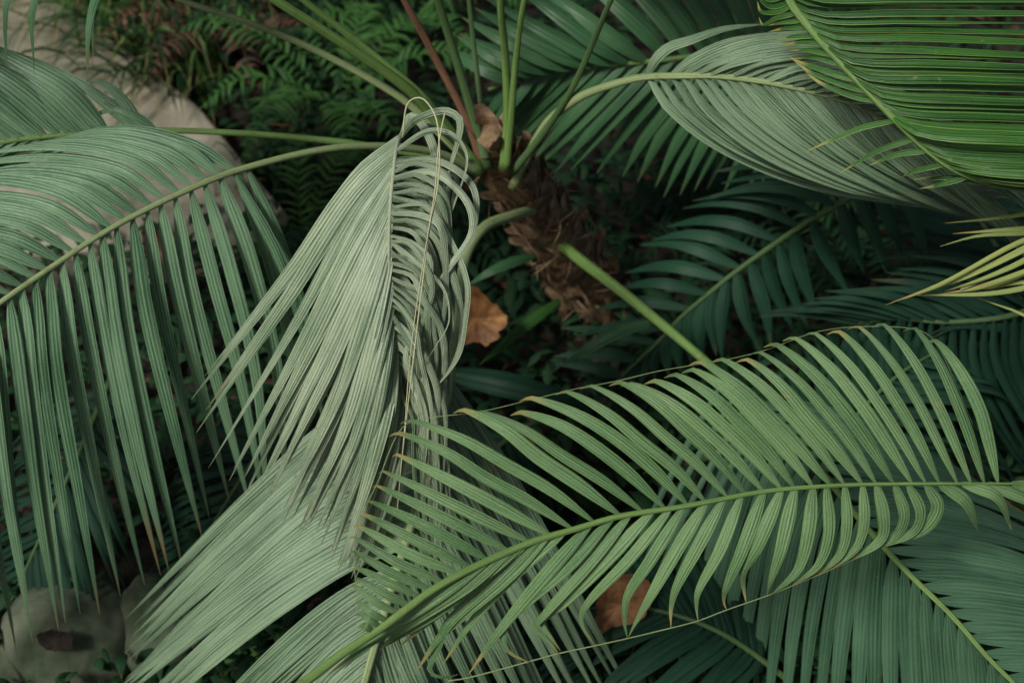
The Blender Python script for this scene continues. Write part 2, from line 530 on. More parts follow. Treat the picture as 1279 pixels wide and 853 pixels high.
# pale paved path, upper left, its slabs of irregular outline with thickness
def prism(mb, ring, z0, z1, bev=0.012):
    c = sum((Vector((p.x, p.y, 0)) for p in ring), Vector()) / len(ring)
    lo, mi, hi = [], [], []
    for p in ring:
        q = Vector((p.x, p.y, 0))
        inn = q + (c - q).normalized() * bev
        lo.append(mb.add(Vector((q.x, q.y, z0)), (q.x, q.y), (0.5, 0)))
        mi.append(mb.add(Vector((q.x, q.y, z1 - bev)), (q.x, q.y), (0.5, 0)))
        hi.append(mb.add(Vector((inn.x, inn.y, z1)), (q.x, q.y), (0.5, 0)))
    n = len(ring)
    for i in range(n):
        k = (i + 1) % n
        mb.f.append((lo[i], lo[k], mi[k], mi[i])); mb.f.append((mi[i], mi[k], hi[k], hi[i]))
    mb.f.append(tuple(hi))


def dens(ring, step=0.05, amp=0.006):
    out = []
    for a, b in zip(ring, ring[1:] + ring[:1]):
        m = max(1, int((b - a).length / step))
        for i in range(m):
            p = a.lerp(b, i / m)
            out.append(p + Vector((mnoise.noise(p * 9) * amp, mnoise.noise(p * 9 + Vector((5, 5, 5))) * amp, 0)))
    return out


mb = MB()
prism(mb, dens([on_ground(p[0], p[1], 0.1) for p in ((-520, -160), (60, -100), (128, 36), (-420, 8))]), -0.05, 0.10)
prism(mb, dens([on_ground(p[0], p[1], 0.1) for p in ((-420, 14), (132, 41), (246, 128), (362, 268), (345, 300), (-320, 330))]), -0.05, 0.10)
o = mb.build('path', M['path'], smooth=False)
tag(o, kind='structure')

# ================================================================== the main palm
crown = at(609, 168, 2.40)
foot = on_ground(752, 405)
palm = thing('palm', (foot.x, foot.y, 0.0), 'leaning feather palm with shaggy brown fibrous trunk and pale silvery drooping fronds around it', 'palm')


def trunk_curve():
    a, b = foot, crown
    return [Vector((a.x + 0.02, a.y + 0.03, -0.08)), a.lerp(b, 0.3) + Vector((0.012, 0.02, 0)), a.lerp(b, 0.65) + Vector((0.0, 0.02, 0)), b]


TC = catmull(trunk_curve(), 60)
TT = tangents(TC)


def trunk_frame(s):
    i = max(0, min(60, int(s * 60)))
    t = TT[i]
    u = t.cross(RGT).normalized()
    v = t.cross(u).normalized()
    return TC[i], t, u, v


def trunk_r(s):
    return 0.080 - 0.032 * s - 0.026 * max(0, (s - 0.8) / 0.2)


mb = MB()
rows = []
for i in range(61):
    s = i / 60
    p, t, u, v = trunk_frame(s)
    row = []
    for k in range(36):
        a = 2 * math.pi * k / 36
        d = u * math.cos(a) + v * math.sin(a)
        r = trunk_r(s) * (0.86 + 0.10 * mnoise.noise(Vector((math.cos(a) * 2.6, math.sin(a) * 2.6, s * 9))) + 0.07 * mnoise.noise(Vector((math.cos(a) * 8, math.sin(a) * 8, s * 30))))
        row.append(mb.add(p + d * r, (k / 36, s), (0.5, 0)))
    rows.append(row)
for a, b in zip(rows, rows[1:]):
    for k in range(36):
        mb.f.append((a[k], a[(k + 1) % 36], b[(k + 1) % 36], b[k]))
mb.f.append(tuple(rows[-1]))
trunk = mb.build('trunk', M['bark'], palm)

# broken leaf bases up the trunk, each a part
GA = math.pi * (3 - math.sqrt(5))
for i in range(90):
    s = 0.04 + 0.95 * i / 89
    p, t, u, v = trunk_frame(s)
    a = i * GA
    d = u * math.cos(a) + v * math.sin(a)
    r = trunk_r(s)
    l = RND.uniform(0.05, 0.085)
    q = MB()
    P = [p + d * (r * 0.78) - t * 0.02, p + d * (r * 0.98) + t * (l * 0.35), p + d * (r * 1.06 + RND.uniform(0.0, 0.014)) + t * l * RND.uniform(0.7, 1.0)]
    blade(q, P, RND.uniform(0.04, 0.065), d, fold=0.18, seg=8, base_w=0.95, peak=0.15, tip_w=0.3, tip_pow=1.2, twist1=RND.gauss(0, 0.25), wave=0.15)
    q.build('leaf_base', M['husk'] if i % 3 else M['fibre'], trunk)
# shaggy fibre in one mass
mb = MB()
for i in range(240):
    s = RND.uniform(0.02, 0.95)
    p, t, u, v = trunk_frame(s)
    a = RND.uniform(0, 2 * math.pi)
    d = u * math.cos(a) + v * math.sin(a)
    tg = t.cross(d).normalized()
    r = trunk_r(s)
    l = RND.uniform(0.03, 0.075)
    dirn = (t * RND.uniform(-0.2, 0.6) + tg * RND.gauss(0, 1.0)).normalized()
    P = [p + d * r * 0.85, p + d * (r * 1.0 + 0.005) + dirn * l * 0.5, p + d * (r * RND.uniform(0.95, 1.25)) + dirn * l - ZUP * 0.015]
    blade(mb, P, RND.uniform(0.002, 0.006), d, seg=4, base_w=0.8, twist1=RND.gauss(0, 0.6))
tag(mb.build('trunk_fibre', M['fibre'], trunk), 'shaggy brown fibre wrapped round the trunk', kind='stuff')

# ---- frond A: big silver frond to the left
PA = [(600, 215, 2.42), (540, 190, 2.33), (430, 184, 2.2), (303, 211, 2.1), (218, 245, 2.04), (133, 289, 1.99), (58, 338, 1.96), (0, 378, 1.94), (-90, 445, 1.93), (-180, 520, 1.95)]


def fillA(mb, cv):
    low = [(302, 212, [(340, 300, .05), (375, 430, .16), (398, 570, .30)]),
           (262, 226, [(300, 330, .05), (335, 470, .16), (345, 640, .30)]),
           (221, 244, [(240, 350, .05), (278, 490, .16), (322, 650, .32)]),
           (200, 254, [(218, 350, .05), (252, 480, .16), (290, 622, .32)]),
           (150, 282, [(157, 400, .05), (190, 560, .16), (226, 712, .34)]),
           (108, 306, [(124, 400, .05), (160, 560, .17), (204, 720, .34)]),
           (57, 338, [(65, 450, .05), (92, 600, .17), (122, 768, .34)]),
           (0, 378, [(10, 480, .05), (24, 620, .17), (50, 792, .34)]),
           (-90, 445, [(-80, 550, .05), (-60, 690, .17), (-30, 850, .34)]),
           (-175, 515, [(-165, 610, .05), (-150, 740, .17), (-130, 880, .34)])]
    keyed(mb, cv, low, 28, 0.0215, NRM, jit=5, jd=0.014, peak=0.14, base_w=0.25, tip_w=0.04, tip_pow=2.2, fold=0.07, tw=0.10, seg=20, wave=0.06)
    up = [(302, 211, [(250, 178, -.02), (170, 160, -.01), (90, 172, .03)]),
          (252, 228, [(200, 190, -.02), (110, 172, -.01), (10, 192, .03)]),
          (218, 243, [(160, 205, -.02), (60, 190, -.01), (-60, 205, .03)]),
          (136, 286, [(70, 245, -.02), (-20, 232, -.01), (-140, 250, .03)]),
          (58, 338, [(-5, 308, -.02), (-90, 300, -.01), (-210, 320, .03)]),
          (0, 378, [(-70, 352, -.02), (-160, 350, -.01), (-270, 370, .03)]),
          (-175, 515, [(-250, 490, -.02), (-330, 490, -.01), (-430, 520, .03)])]
    keyed(mb, cv, up, 30, 0.0195, (NRM + ZUP * 0.2).normalized(), jit=5, jd=0.012, peak=0.2, base_w=0.25, tip_w=0.06, tip_pow=2.0, fold=0.12, tw=0.25, seg=18)
    for q in ([(306, 210), (350, 300, .05), (385, 400, .14), (410, 500, .2)], [(290, 216), (352, 330, .05), (392, 470, .16), (410, 560, .25)], [(296, 214), (330, 290, .09), (370, 380, .16), (420, 470, .25)]):
        explicit(mb, cv, [q], 0.017, NRM)


frond(palm, 'frond', PA, 0.0085, 0.003, M['stalk_pale'], M['silver'], fillA, pw=0.5, label='silver green frond arching left, its leaflets hanging in a long curtain')

# ---- frond B: behind it
PB = [(598, 215, 2.42), (540, 196, 2.38), (460, 183, 2.34), (430, 178, 2.32), (306, 167, 2.27), (187, 163, 2.24), (129, 166, 2.23), (68, 170, 2.23), (0, 178, 2.23), (-100, 200, 2.24), (-220, 240, 2.27)]


def fillB(mb, cv):
    up = [(140, 166, [(90, 110, -.03), (30, 76, -.03), (-40, 40, .0)]),
          (68, 170, [(10, 120, -.03), (-50, 80, -.03), (-140, 50, .0)]),
          (0, 178, [(-60, 130, -.03), (-120, 95, -.03), (-200, 70, .0)]),
          (-210, 236, [(-270, 200, -.03), (-340, 175, -.03), (-420, 160, .0)])]
    keyed(mb, cv, up, 24, 0.028, (ZUP + TOCAM * 0.6).normalized(), jit=3, peak=0.2, base_w=0.35, tip_w=0.1, fold=0.10, tip_pow=2.2)
    lo = [(150, 166, [(90, 180, .03), (20, 205, .08), (-60, 240, .15)]),
          (68, 170, [(0, 190, .03), (-70, 215, .08), (-150, 260, .15)]),
          (-210, 236, [(-270, 255, .03), (-340, 280, .08), (-420, 330, .15)])]
    keyed(mb, cv, lo, 24, 0.022, NRM, jit=3, peak=0.2, fold=0.12)
    explicit(mb, cv, [[(178, 163), (150, 122, -.02), (128, 104, -.02), (113, 103, .0), (112, 112, .01)]], 0.02, NRM)
    explicit(mb, cv, [[(170, 163), (120, 118, -.02), (70, 88, -.02), (10, 62, .0)], [(195, 163), (160, 142, -.02), (140, 135, -.02), (110, 150, .0)], [(186, 163), (150, 136, -.02), (100, 108, -.02), (60, 92, .0)]], 0.02, NRM)


frond(palm, 'frond', PB, 0.0085, 0.003, M['stalk_green'], M['silver'], fillB, pw=0.5, label='grey green frond stretched level to the left above the silver one')

# ---- frond C: pale folded frond hanging in the middle
PC = [(592, 210, 2.42), (556, 168, 2.28), (522, 156, 2.1), (499, 172, 1.99), (491, 220, 1.92), (486, 290, 1.89), (488, 390, 1.90), (498, 470, 1.95), (508, 560, 2.02)]


def fillC(mb, cv):
    left = [(502, 168, [(450, 205, .0), (385, 292, .04), (255, 450, .12)]),
            (494, 200, [(440, 262, .0), (365, 392, .05), (253, 572, .14)]),
            (491, 225, [(447, 305, .0), (385, 430, .05), (297, 606, .14)]),
            (487, 270, [(452, 352, .0), (400, 470, .05), (331, 612, .14)]),
            (486, 320, [(462, 400, .0), (425, 520, .05), (364, 648, .13)]),
            (488, 380, [(470, 450, .0), (443, 550, .05), (397, 660, .12)]),
            (496, 450, [(480, 520, .0), (458, 600, .04), (424, 708, .1)]),
            (506, 545, [(498, 600, .0), (485, 650, .04), (455, 720, .1)])]
    keyed(mb, cv, left, 46, 0.0205, NRM, jit=11, jd=0.012, peak=0.30, base_w=0.5, tip_w=0.03, tip_pow=1.35, fold=0.14, tw=0.42, seg=22, age=(0, .15))
    right = [(496, 195, [(524, 190, .0), (546, 194, .0), (560, 222, .02), (557, 290, .05), (540, 380, .08)]),
             (490, 240, [(520, 236, .0), (540, 246, .0), (552, 280, .02), (548, 350, .05), (530, 440, .08)]),
             (486, 300, [(514, 304, .0), (532, 322, .0), (542, 360, .02), (544, 430, .05), (528, 520, .08)]),
             (487, 370, [(508, 384, .0), (522, 412, .0), (534, 450, .02), (548, 510, .05), (548, 600, .08)]),
             (498, 470, [(512, 494, .0), (522, 524, .0), (532, 560, .02), (540, 610, .05), (548, 690, .08)])]
    under = [(k[0], k[1], [(q[0] - 3, q[1] + 6 + 10 * n_, q[2] + 0.03) for n_, q in enumerate(k[2])]) for k in right]
    keyed(mb, cv, under, 38, 0.0105, NRM, jit=6, jd=0.015, jm=2.0, peak=0.3, base_w=0.5, tip_w=0.05, tip_pow=1.5, fold=0.12, tw=0.4, seg=26, age=(0, .3))
    keyed(mb, cv, right, 32, 0.0085, NRM, jit=13, jd=0.025, jm=4.5, peak=0.3, base_w=0.5, tip_w=0.05, tip_pow=1.5, fold=0.16, tw=0.9, seg=30, age=(0, .4), wave=0.2)
    loops = [[(500, 176), (520, 150, -.03), (556, 139, -.05), (574, 152, -.05), (562, 205, -.04), (540, 275, -.02), (520, 350, .0)],
             [(496, 190), (535, 165, -.02), (568, 172, -.04), (582, 200, -.04), (568, 250, -.03), (545, 310, -.01), (525, 370, .0)],
             [(494, 205), (545, 200, .0), (590, 232, .0), (592, 285, .0), (572, 322, .0), (530, 366, .0)],
             [(492, 222), (540, 215, -.01), (583, 250, -.02), (590, 290, -.02), (560, 335, -.02), (520, 400, .0), (512, 470, .03)],
             [(490, 245), (535, 262, .0), (566, 310, .0), (583, 355, .0), (581, 400, .0), (572, 446, .01), (537, 491, .03), (510, 520, .05)],
             [(489, 260), (528, 275, .0), (560, 330, .01), (575, 385, .02), (574, 430, .03), (555, 470, .04), (525, 500, .05)],
             [(503, 170), (512, 145, -.02), (530, 160, -.03), (545, 200, -.03), (548, 260, -.02), (530, 330, .0)],
             [(488, 300), (520, 330, .0), (552, 360, .0), (560, 400, .0), (545, 430, .0), (520, 470, .02)]]
    explicit(mb, cv, loops, 0.0110, NRM, jd=0.015, tw=1.1, seg=40, peak=0.3, base_w=0.5, tip_w=0.06, tip_pow=1.3, age=(0, .5), wave=0.45, fold=0.16)


fc, _ = frond(palm, 'frond', PC, 0.0045, 0.0008, M['midrib'], M['pale'], fillC, 'pale pleated frond folded over in the middle, one side curled into loops')
mb = MB()
tube(mb, [at(*p) for p in [(503, 172, 1.95), (509, 130, 1.93), (527, 123, 1.91), (544, 146, 1.90), (549, 190, 1.88), (546, 238, 1.86), (536, 290, 1.85), (517, 443, 1.87), (508, 520, 1.9), (499, 600, 1.95)]], 0.0012, 0.0008, sides=6, n=70)
mb.build('margin_thread', M['thread'], fc)
mb = MB()
tube(mb, [at(*p) for p in [(556, 139, 1.88), (548, 180, 1.86), (543, 240, 1.85), (530, 320, 1.85), (514, 430, 1.88), (505, 540, 1.92), (496, 640, 1.98)]], 0.0009, 0.0006, sides=6, n=60)
mb.build('margin_thread', M['thread'], fc)

# ---- frond F: pale frond below, fanned to the lower left
PF = [(668, 262, 2.6), (640, 270, 2.5), (605, 284, 2.42), (582, 320, 2.36), (570, 400, 2.28), (556, 510, 2.2), (530, 600, 2.12), (500, 700, 2.07), (470, 800, 2.05), (445, 890, 2.05), (420, 980, 2.07)]


def fillF(mb, cv):
    left = [(566, 480, [(450, 500, .0), (330, 600, .03), (175, 756, .10)]),
            (545, 550, [(430, 600, .0), (300, 705, .03), (163, 834, .10)]),
            (528, 606, [(420, 660, .0), (300, 745, .03), (152, 862, .10)]),
            (515, 650, [(425, 690, .0), (320, 755, .03), (170, 885, .10)]),
            (506, 680, [(430, 710, .0), (330, 780, .03), (200, 895, .10)])]
    keyed(mb, cv, left, 30, 0.0245, NRM, jit=8, jd=0.010, peak=0.35, base_w=0.6, tip_w=0.03, tip_pow=1.5, fold=0.14, tw=0.28, seg=22, age=(0, .15))
    left2 = [(498, 706, [(435, 738, .0), (350, 805, .03), (240, 910, .10)]),
             (475, 785, [(425, 820, .0), (370, 880, .03), (300, 960, .10)]),
             (445, 890, [(420, 920, .0), (400, 960, .03), (370, 1010, .10)])]
    keyed(mb, cv, left2, 18, 0.0245, NRM, jit=7, jd=0.010, peak=0.35, base_w=0.6, tip_w=0.03, tip_pow=1.5, fold=0.14, tw=0.28, seg=22, age=(0, .15))
    right = [(568, 470, [(610, 540, .03), (680, 660, .06), (790, 860, .14)]),
             (550, 530, [(590, 610, .03), (650, 720, .06), (740, 890, .14)]),
             (525, 620, [(560, 690, .03), (605, 780, .06), (670, 910, .14)]),
             (500, 700, [(522, 760, .03), (550, 830, .06), (600, 930, .14)]),
             (460, 830, [(470, 870, .03), (490, 920, .06), (520, 980, .14)])]
    keyed(mb, cv, right, 26, 0.022, NRM, jit=5, jd=0.01, peak=0.35, base_w=0.5, tip_w=0.05, fold=0.14, tw=0.2, seg=18)


frond(palm, 'frond', PF, 0.010, 0.005, M['stalk_pale'], M['pleat'], fillF, 'pale ribbed frond sweeping down to the lower left')

# ---- frond E: blue grey frond lower right
PE = [(684, 300, 2.80), (702, 307, 2.73), (725, 325, 2.66), (790, 375, 2.58), (880, 450, 2.47), (1000, 560, 2.28), (1088, 665, 2.14), (1132, 713, 2.09), (1190, 770, 2.05), (1234, 821, 2.02), (1268, 855, 2.0), (1330, 930, 1.98)]


def fillE(mb, cv):
    left = [(930, 497, [(890, 580, .05), (855, 700, .10), (838, 850, .22)]),
            (975, 537, [(940, 620, .05), (905, 740, .10), (880, 900, .22)]),
            (1020, 585, [(990, 670, .05), (970, 780, .10), (955, 930, .22)]),
            (1060, 632, [(1045, 710, .05), (1030, 810, .10), (1020, 950, .22)]),
            (1088, 665, [(1078, 750, .05), (1072, 850, .10), (1070, 970, .22)]),
            (1132, 713, [(1134, 800, .05), (1140, 900, .10), (1145, 1020, .22)]),
            (1190, 770, [(1198, 850, .05), (1210, 950, .10), (1222, 1050, .22)]),
            (1325, 925, [(1330, 1000, .05), (1340, 1080, .10), (1350, 1180, .22)])]
    keyed(mb, cv, left, 29, 0.0255, NRM, jit=5, jd=0.01, peak=0.16, base_w=0.3, tip_w=0.04, tip_pow=2.2, fold=0.07, tw=0.18, seg=18)
    explicit(mb, cv, [[(905, 475), (835, 600, .03), (788, 700, .06), (755, 795, .1)], [(920, 488), (848, 612, .03), (800, 715, .06), (770, 806, .1)],
                      [(935, 502), (862, 630, .03), (815, 735, .06), (787, 824, .1)], [(950, 515), (880, 645, .03), (835, 750, .06), (806, 845, .1)]], 0.011, NRM)
    right = [(930, 497, [(1010, 500, .02), (1110, 530, .05), (1230, 600, .14)]),
             (1000, 562, [(1080, 570, .02), (1180, 595, .05), (1300, 650, .14)]),
             (1060, 632, [(1140, 640, .02), (1240, 662, .05), (1360, 710, .14)]),
             (1132, 713, [(1200, 716, .02), (1300, 735, .05), (1420, 790, .14)]),
             (1190, 770, [(1255, 772, .02), (1350, 790, .05), (1460, 840, .14)]),
             (1325, 925, [(1390, 925, .02), (1480, 940, .05), (1580, 990, .14)])]
    keyed(mb, cv, right, 26, 0.025, (ZUP + TOCAM * 0.5 + RGT * 0.3).normalized(), jit=5, jd=0.012, peak=0.2, base_w=0.3, tip_w=0.04, tip_pow=2.2, fold=0.08, tw=0.15)


frond(palm, 'frond', PE, 0.0135, 0.0026, M['stalk_green'], M['grey'], fillE, pw=0.75, label='blue grey frond reaching to the lower right on a thick green stalk')

# ---- frond G: pale frond, upper right
PG = [(640, 235, 2.48), (660, 193, 2.43), (684, 153, 2.36), (724, 122, 2.29), (765, 106, 2.23), (802, 97, 2.19), (855, 95, 2.14), (894, 95, 2.12), (952, 102, 2.1), (1003, 112, 2.09), (1061, 128, 2.09), (1122, 160, 2.11), (1190, 204, 2.14), (1242, 250, 2.17), (1300, 320, 2.22)]


def fillG(mb, cv):
    low = [(804, 97, [(824, 130, .0), (894, 180, .02), (1020, 230, .05), (1215, 262, .10)]),
           (850, 95, [(890, 142, .0), (970, 196, .02), (1080, 238, .05), (1240, 266, .10)]),
           (920, 98, [(975, 150, .0), (1050, 200, .02), (1130, 240, .05), (1255, 272, .10)]),
           (1003, 112, [(1055, 160, .0), (1110, 202, .02), (1180, 240, .05), (1275, 285, .10)]),
           (1122, 160, [(1160, 195, .0), (1200, 230, .02), (1240, 265, .05), (1300, 320, .10)]),
           (1240, 248, [(1260, 275, .0), (1280, 300, .02), (1300, 330, .05), (1330, 370, .10)])]
    keyed(mb, cv, low, 34, 0.0205, NRM, jit=5, jd=0.010, peak=0.3, base_w=0.35, tip_w=0.03, tip_pow=1.4, fold=0.13, tw=0.25, seg=24, age=(0, .15))
    up = [(826, 95, [(848, 78, -.02), (900, 54, -.04), (1010, 36, -.03)]),
          (860, 95, [(895, 74, -.03), (960, 56, -.04), (1070, 52, -.02)]),
          (920, 98, [(960, 76, -.03), (1030, 72, -.04), (1130, 90, -.02)]),
          (1003, 112, [(1045, 98, -.03), (1100, 108, -.04), (1180, 140, -.02)]),
          (1122, 160, [(1160, 160, -.03), (1210, 180, -.04), (1270, 220, -.02)]),
          (1240, 248, [(1270, 250, -.02), (1300, 270, -.02), (1340, 320, .0)])]
    explicit(mb, cv, [[(808, 96), (816, 78, -.02), (834, 60, -.03), (862, 50, -.04), (905, 36, -.04), (960, 30, -.03)]], 0.017, NRM, fold=0.15)
    keyed(mb, cv, up, 30, 0.018, (NRM + ZUP * 0.4).normalized(), jit=4, jd=0.01, peak=0.3, base_w=0.4, tip_w=0.04, fold=0.07, tw=0.15, seg=18, age=(0, .15))


frond(palm, 'frond', PG, 0.0085, 0.0015, M['stalk_pale'], M['pleat'], fillG, 'silvery frond arching over to the upper right')

# ---- stalks rising out of the crown, their leaflets above the photo's edge
def rising(pts, r0, r1, mat, label, leaf='mid', leaves=(0.7, 0.98, 22)):
    def fl(mb, cv):
        if leaves:
            auto(mb, cv, leaves[0], leaves[1], leaves[2], 0.42, 0.022, ang=60, droop=0.5)
    return frond(palm, 'frond', pts, r0 * 1.15, r1 * 0.9, M[mat], M[leaf], fl, label, pw=0.45)


rising([(600, 215, 2.42), (545, 150, 2.36), (510, 112, 2.3), (430, 56, 2.2), (330, -8, 2.1), (150, -120, 1.95), (-60, -230, 1.88), (-260, -290, 1.9)], 0.0125, 0.004, 'stalk_green', 'green stalk slanting to the upper left')
rising([(600, 215, 2.42), (548, 165, 2.38), (500, 122, 2.34), (400, 66, 2.28), (300, 25, 2.22), (238, 5, 2.2), (60, -70, 2.12), (-160, -120, 2.08), (-360, -130, 2.1)], 0.0085, 0.003, 'stalk_pale', 'thin pale green stalk lowest of those slanting to the upper left')
rising([(600, 215, 2.42), (552, 150, 2.37), (525, 118, 2.32), (440, 48, 2.24), (368, -8, 2.16), (220, -130, 2.0), (20, -260, 1.9)], 0.0095, 0.0035, 'stalk_green', 'green stalk running beside the thick slanting one')
rising([(604, 212, 2.42), (585, 155, 2.4), (545, 75, 2.35), (500, -10, 2.28), (440, -150, 2.16), (370, -330, 2.0)], 0.0082, 0.005, 'stalk_brown', 'dead brown stalk rising from the crown', leaves=None)
rising([(608, 210, 2.42), (592, 150, 2.4), (570, 75, 2.34), (545, -5, 2.26), (500, -170, 2.1), (430, -380, 1.95), (330, -560, 1.9)], 0.010, 0.004, 'stalk_deep', 'dark green stalk beside the brown one', leaf='deep')
rising([(612, 210, 2.44), (602, 140, 2.44), (592, 60, 2.42), (585, -10, 2.38), (570, -180, 2.28), (540, -380, 2.2)], 0.006, 0.003, 'stalk_deep', 'thin dark stalk', leaf='deep')
rising([(630, 210, 2.42), (634, 150, 2.38), (631, 70, 2.3), (625, -10, 2.2), (640, -180, 2.05), (690, -380, 1.95)], 0.0095, 0.004, 'stalk_green', 'upright green stalk')
rising([(632, 210, 2.40), (638, 150, 2.35), (645, 70, 2.27), (657, -10, 2.18), (700, -180, 2.05), (800, -400, 1.98)], 0.0075, 0.003, 'stalk_green', 'slim pale green stalk in front of the upright one')
rising([(640, 215, 2.42), (680, 165, 2.36), (715, 110, 2.28), (740, 55, 2.22), (768, -10, 2.14), (860, -190, 2.0), (1020, -400, 1.92)], 0.0068, 0.0035, 'stalk_deep', 'green stalk leaning to the upper right')

# ================================================================== fronds of other palms reaching in
PD = [(250, 940, 1.62), (330, 885, 1.65), (380, 852, 1.67), (425, 818, 1.69), (476, 784, 1.71), (554, 728, 1.73), (660, 678, 1.76), (717, 661, 1.77), (772, 645, 1.78), (855, 632, 1.79), (952, 614, 1.8), (1013, 608, 1.8), (1074, 605, 1.81), (1166, 604, 1.82), (1240, 604, 1.84), (1292, 604, 1.86)]


def fillD(mb, cv):
    tips = [((462, 782), (457, 782), (452, 781)), ((472, 776), (461, 773), (450, 766)), ((485, 770), (464, 765), (447, 752)), ((497, 764), (468, 751), (442, 731)),
            ((512, 753), (480, 741), (446, 722)), ((526, 743), (487, 728), (445, 709)), ((540, 735), (489, 715), (442, 688)), ((556, 725), (497, 702), (441, 670)),
            ((572, 716), (509, 690), (446, 656)), ((591, 706), (522, 676), (454, 642)), ((612, 696), (537, 660), (462, 626)), ((637, 686), (554, 646), (470, 606)),
            ((661, 676), (571, 632), (478, 588)), ((690, 668), (594, 616), (495, 567)), ((716, 660), (606, 596), (499, 541)), ((745, 650), (632, 579), (513, 525)),
            ((774, 644), (672, 570), (580, 512)), ((804, 638), (702, 568), (601, 514)), ((832, 633), (741, 556), (652, 515)), ((860, 628), (771, 548), (664, 497)),
            ((884, 623), (804, 553), (709, 489)), ((910, 618), (832, 546), (740, 482)), ((932, 614), (861, 540), (776, 478)), ((954, 611), (880, 536), (790, 479)),
            ((976, 608), (905, 534), (820, 476)), ((995, 607), (928, 531), (845, 468)), ((1015, 606), (949, 528), (867, 462)), ((1036, 605), (966, 524), (876, 452)),
            ((1056, 604), (988, 519), (903, 449)), ((1077, 604), (1008, 518), (934, 449)), ((1097, 604), (1033, 515), (950, 440)), ((1117, 603), (1054, 510), (969, 430)),
            ((1138, 603), (1077, 506), (993, 422)), ((1157, 603), (1098, 504), (1018, 416)), ((1175, 603), (1121, 503), (1048, 414)), ((1194, 603), (1146, 500), (1073, 408)),
            ((1212, 603), (1169, 500), (1104, 405)), ((1230, 603), (1196, 503), (1143, 410)), ((1247, 603), (1224, 510), (1169, 426))]
    rows = []
    for k, (b, m, t) in enumerate(tips):
        n_ = len(tips)
        if k < 14:                              # the short ones, closely set, sag a little and end on the thread
            rows.append([b, (m[0], m[1], -.012), (t[0], t[1], .0), (t[0] - 5, t[1] + 3, .006)])
            continue
        hx = -10 - 12 * min(1, k / 20)          # the tip hooks over on to the thread
        rows.append([b, ((b[0] + m[0]) / 2 + 1, (b[1] + m[1]) / 2 - 2, -.01), (m[0], m[1], -.02), ((m[0] + t[0]) / 2 + 3, (m[1] + t[1]) / 2 - 5, -.02), (t[0], t[1], .0),
                     (t[0] + hx * 0.7, t[1] + 4, .015)])
    explicit(mb, cv, rows, 0.0168, (NRM + Vector((0.15, 0, 0))).normalized(), jd=0.004, tw=0.26, age=(0, .5), peak=0.34, base_w=0.16, tip_w=0.05, tip_pow=2.6, fold=0.08, seg=26, ws=lambda k: min(1, 0.56 + k * 0.032))
    lo = [[(612, 699), (560, 734, -.005), (505, 770, -.005), (430, 816, .0), (385, 848, .0)],
          [(625, 694), (575, 731, -.004), (525, 764, .0), (455, 808, .01), (410, 842, .02)],
          [(636, 690), (585, 730, -.004), (535, 764, .0), (490, 796, .01), (474, 812, .02)],
          [(600, 705), (550, 738, .0), (500, 775, .0), (450, 815, .01), (430, 835, .02)],
          [(640, 686), (600, 716, .0), (550, 752, .0), (500, 784, .01)],
          [(650, 682), (605, 716, .0), (545, 765, .01), (479, 808, .02)],
          [(660, 680), (609, 716, .01), (540, 772, .02), (500, 806, .03)],
          [(672, 675), (620, 722, .01), (560, 778, .03), (545, 812, .05), (536, 838, .06), (552, 846, .06), (572, 842, .06)],
          [(683, 671), (629, 723, .01), (554, 790, .04), (520, 838, .06)],
          [(707, 665), (643, 716, .01), (590, 775, .04), (554, 828, .06)],
          [(741, 655), (690, 708, .01), (630, 780, .04), (585, 842, .06)],
          [(768, 648), (707, 709, .01), (656, 753, .03), (630, 784, .05), (633, 811, .05), (660, 827, .05)],
          [(789, 645), (731, 709, .01), (682, 765, .03), (669, 785, .05), (690, 806, .05), (698, 818, .05)],
          [(813, 641), (758, 699, .01), (704, 753, .03), (677, 777, .05), (690, 798, .05), (700, 812, .05)],
          [(836, 638), (785, 699, .01), (735, 752, .03), (726, 777, .05), (743, 806, .05)],
          [(855, 634), (812, 700, .01), (784, 743, .03), (780, 776, .05), (784, 798, .05)],
          [(884, 628), (850, 678, .01), (812, 745, .03), (795, 775, .05), (785, 795, .05)],
          [(906, 624), (870, 686, .01), (845, 733, .03), (838, 760, .05), (838, 783, .05)],
          [(928, 620), (898, 689, .01), (872, 738, .03), (870, 762, .05), (872, 775, .05)],
          [(952, 616), (925, 692, .01), (907, 734, .03), (904, 752, .05), (908, 762, .05)],
          [(974, 613), (947, 680, .01), (929, 712, .03), (929, 735, .05), (932, 752, .05)],
          [(994, 611), (976, 685, .01), (964, 722, .03), (958, 742, .05)],
          [(1015, 610), (1010, 665, .01), (996, 712, .03), (964, 742, .05)],
          [(1035, 609), (1036, 665, .01), (1022, 706, .03), (989, 731, .05)],
          [(1054, 608), (1058, 658, .01), (1048, 694, .03), (1012, 722, .05)],
          [(1076, 607), (1080, 650, .01), (1070, 684, .03), (1036, 712, .05)],
          [(1095, 607), (1104, 644, .01), (1100, 674, .03), (1058, 702, .05)],
          [(1117, 607), (1130, 642, .01), (1120, 668, .03), (1085, 690, .05)],
          [(1136, 607), (1151, 638, .01), (1142, 664, .03), (1100, 684, .05)],
          [(1154, 607), (1172, 632, .01), (1156, 660, .03), (1120, 678, .05)],
          [(1173, 607), (1207, 626, .01), (1222, 664, .05)],
          [(1204, 607), (1246, 620, .01), (1264, 662, .05)],
          [(1234, 606), (1288, 626, .02), (1320, 650, .05)],
          [(1262, 606), (1310, 612, .02), (1350, 625, .05)]]
    explicit(mb, cv, lo, 0.0165, NRM, jd=0.006, tw=0.15, age=(0, .55), peak=0.28, base_w=0.35, tip_w=0.05, fold=0.10, seg=26, tip_pow=1.8)


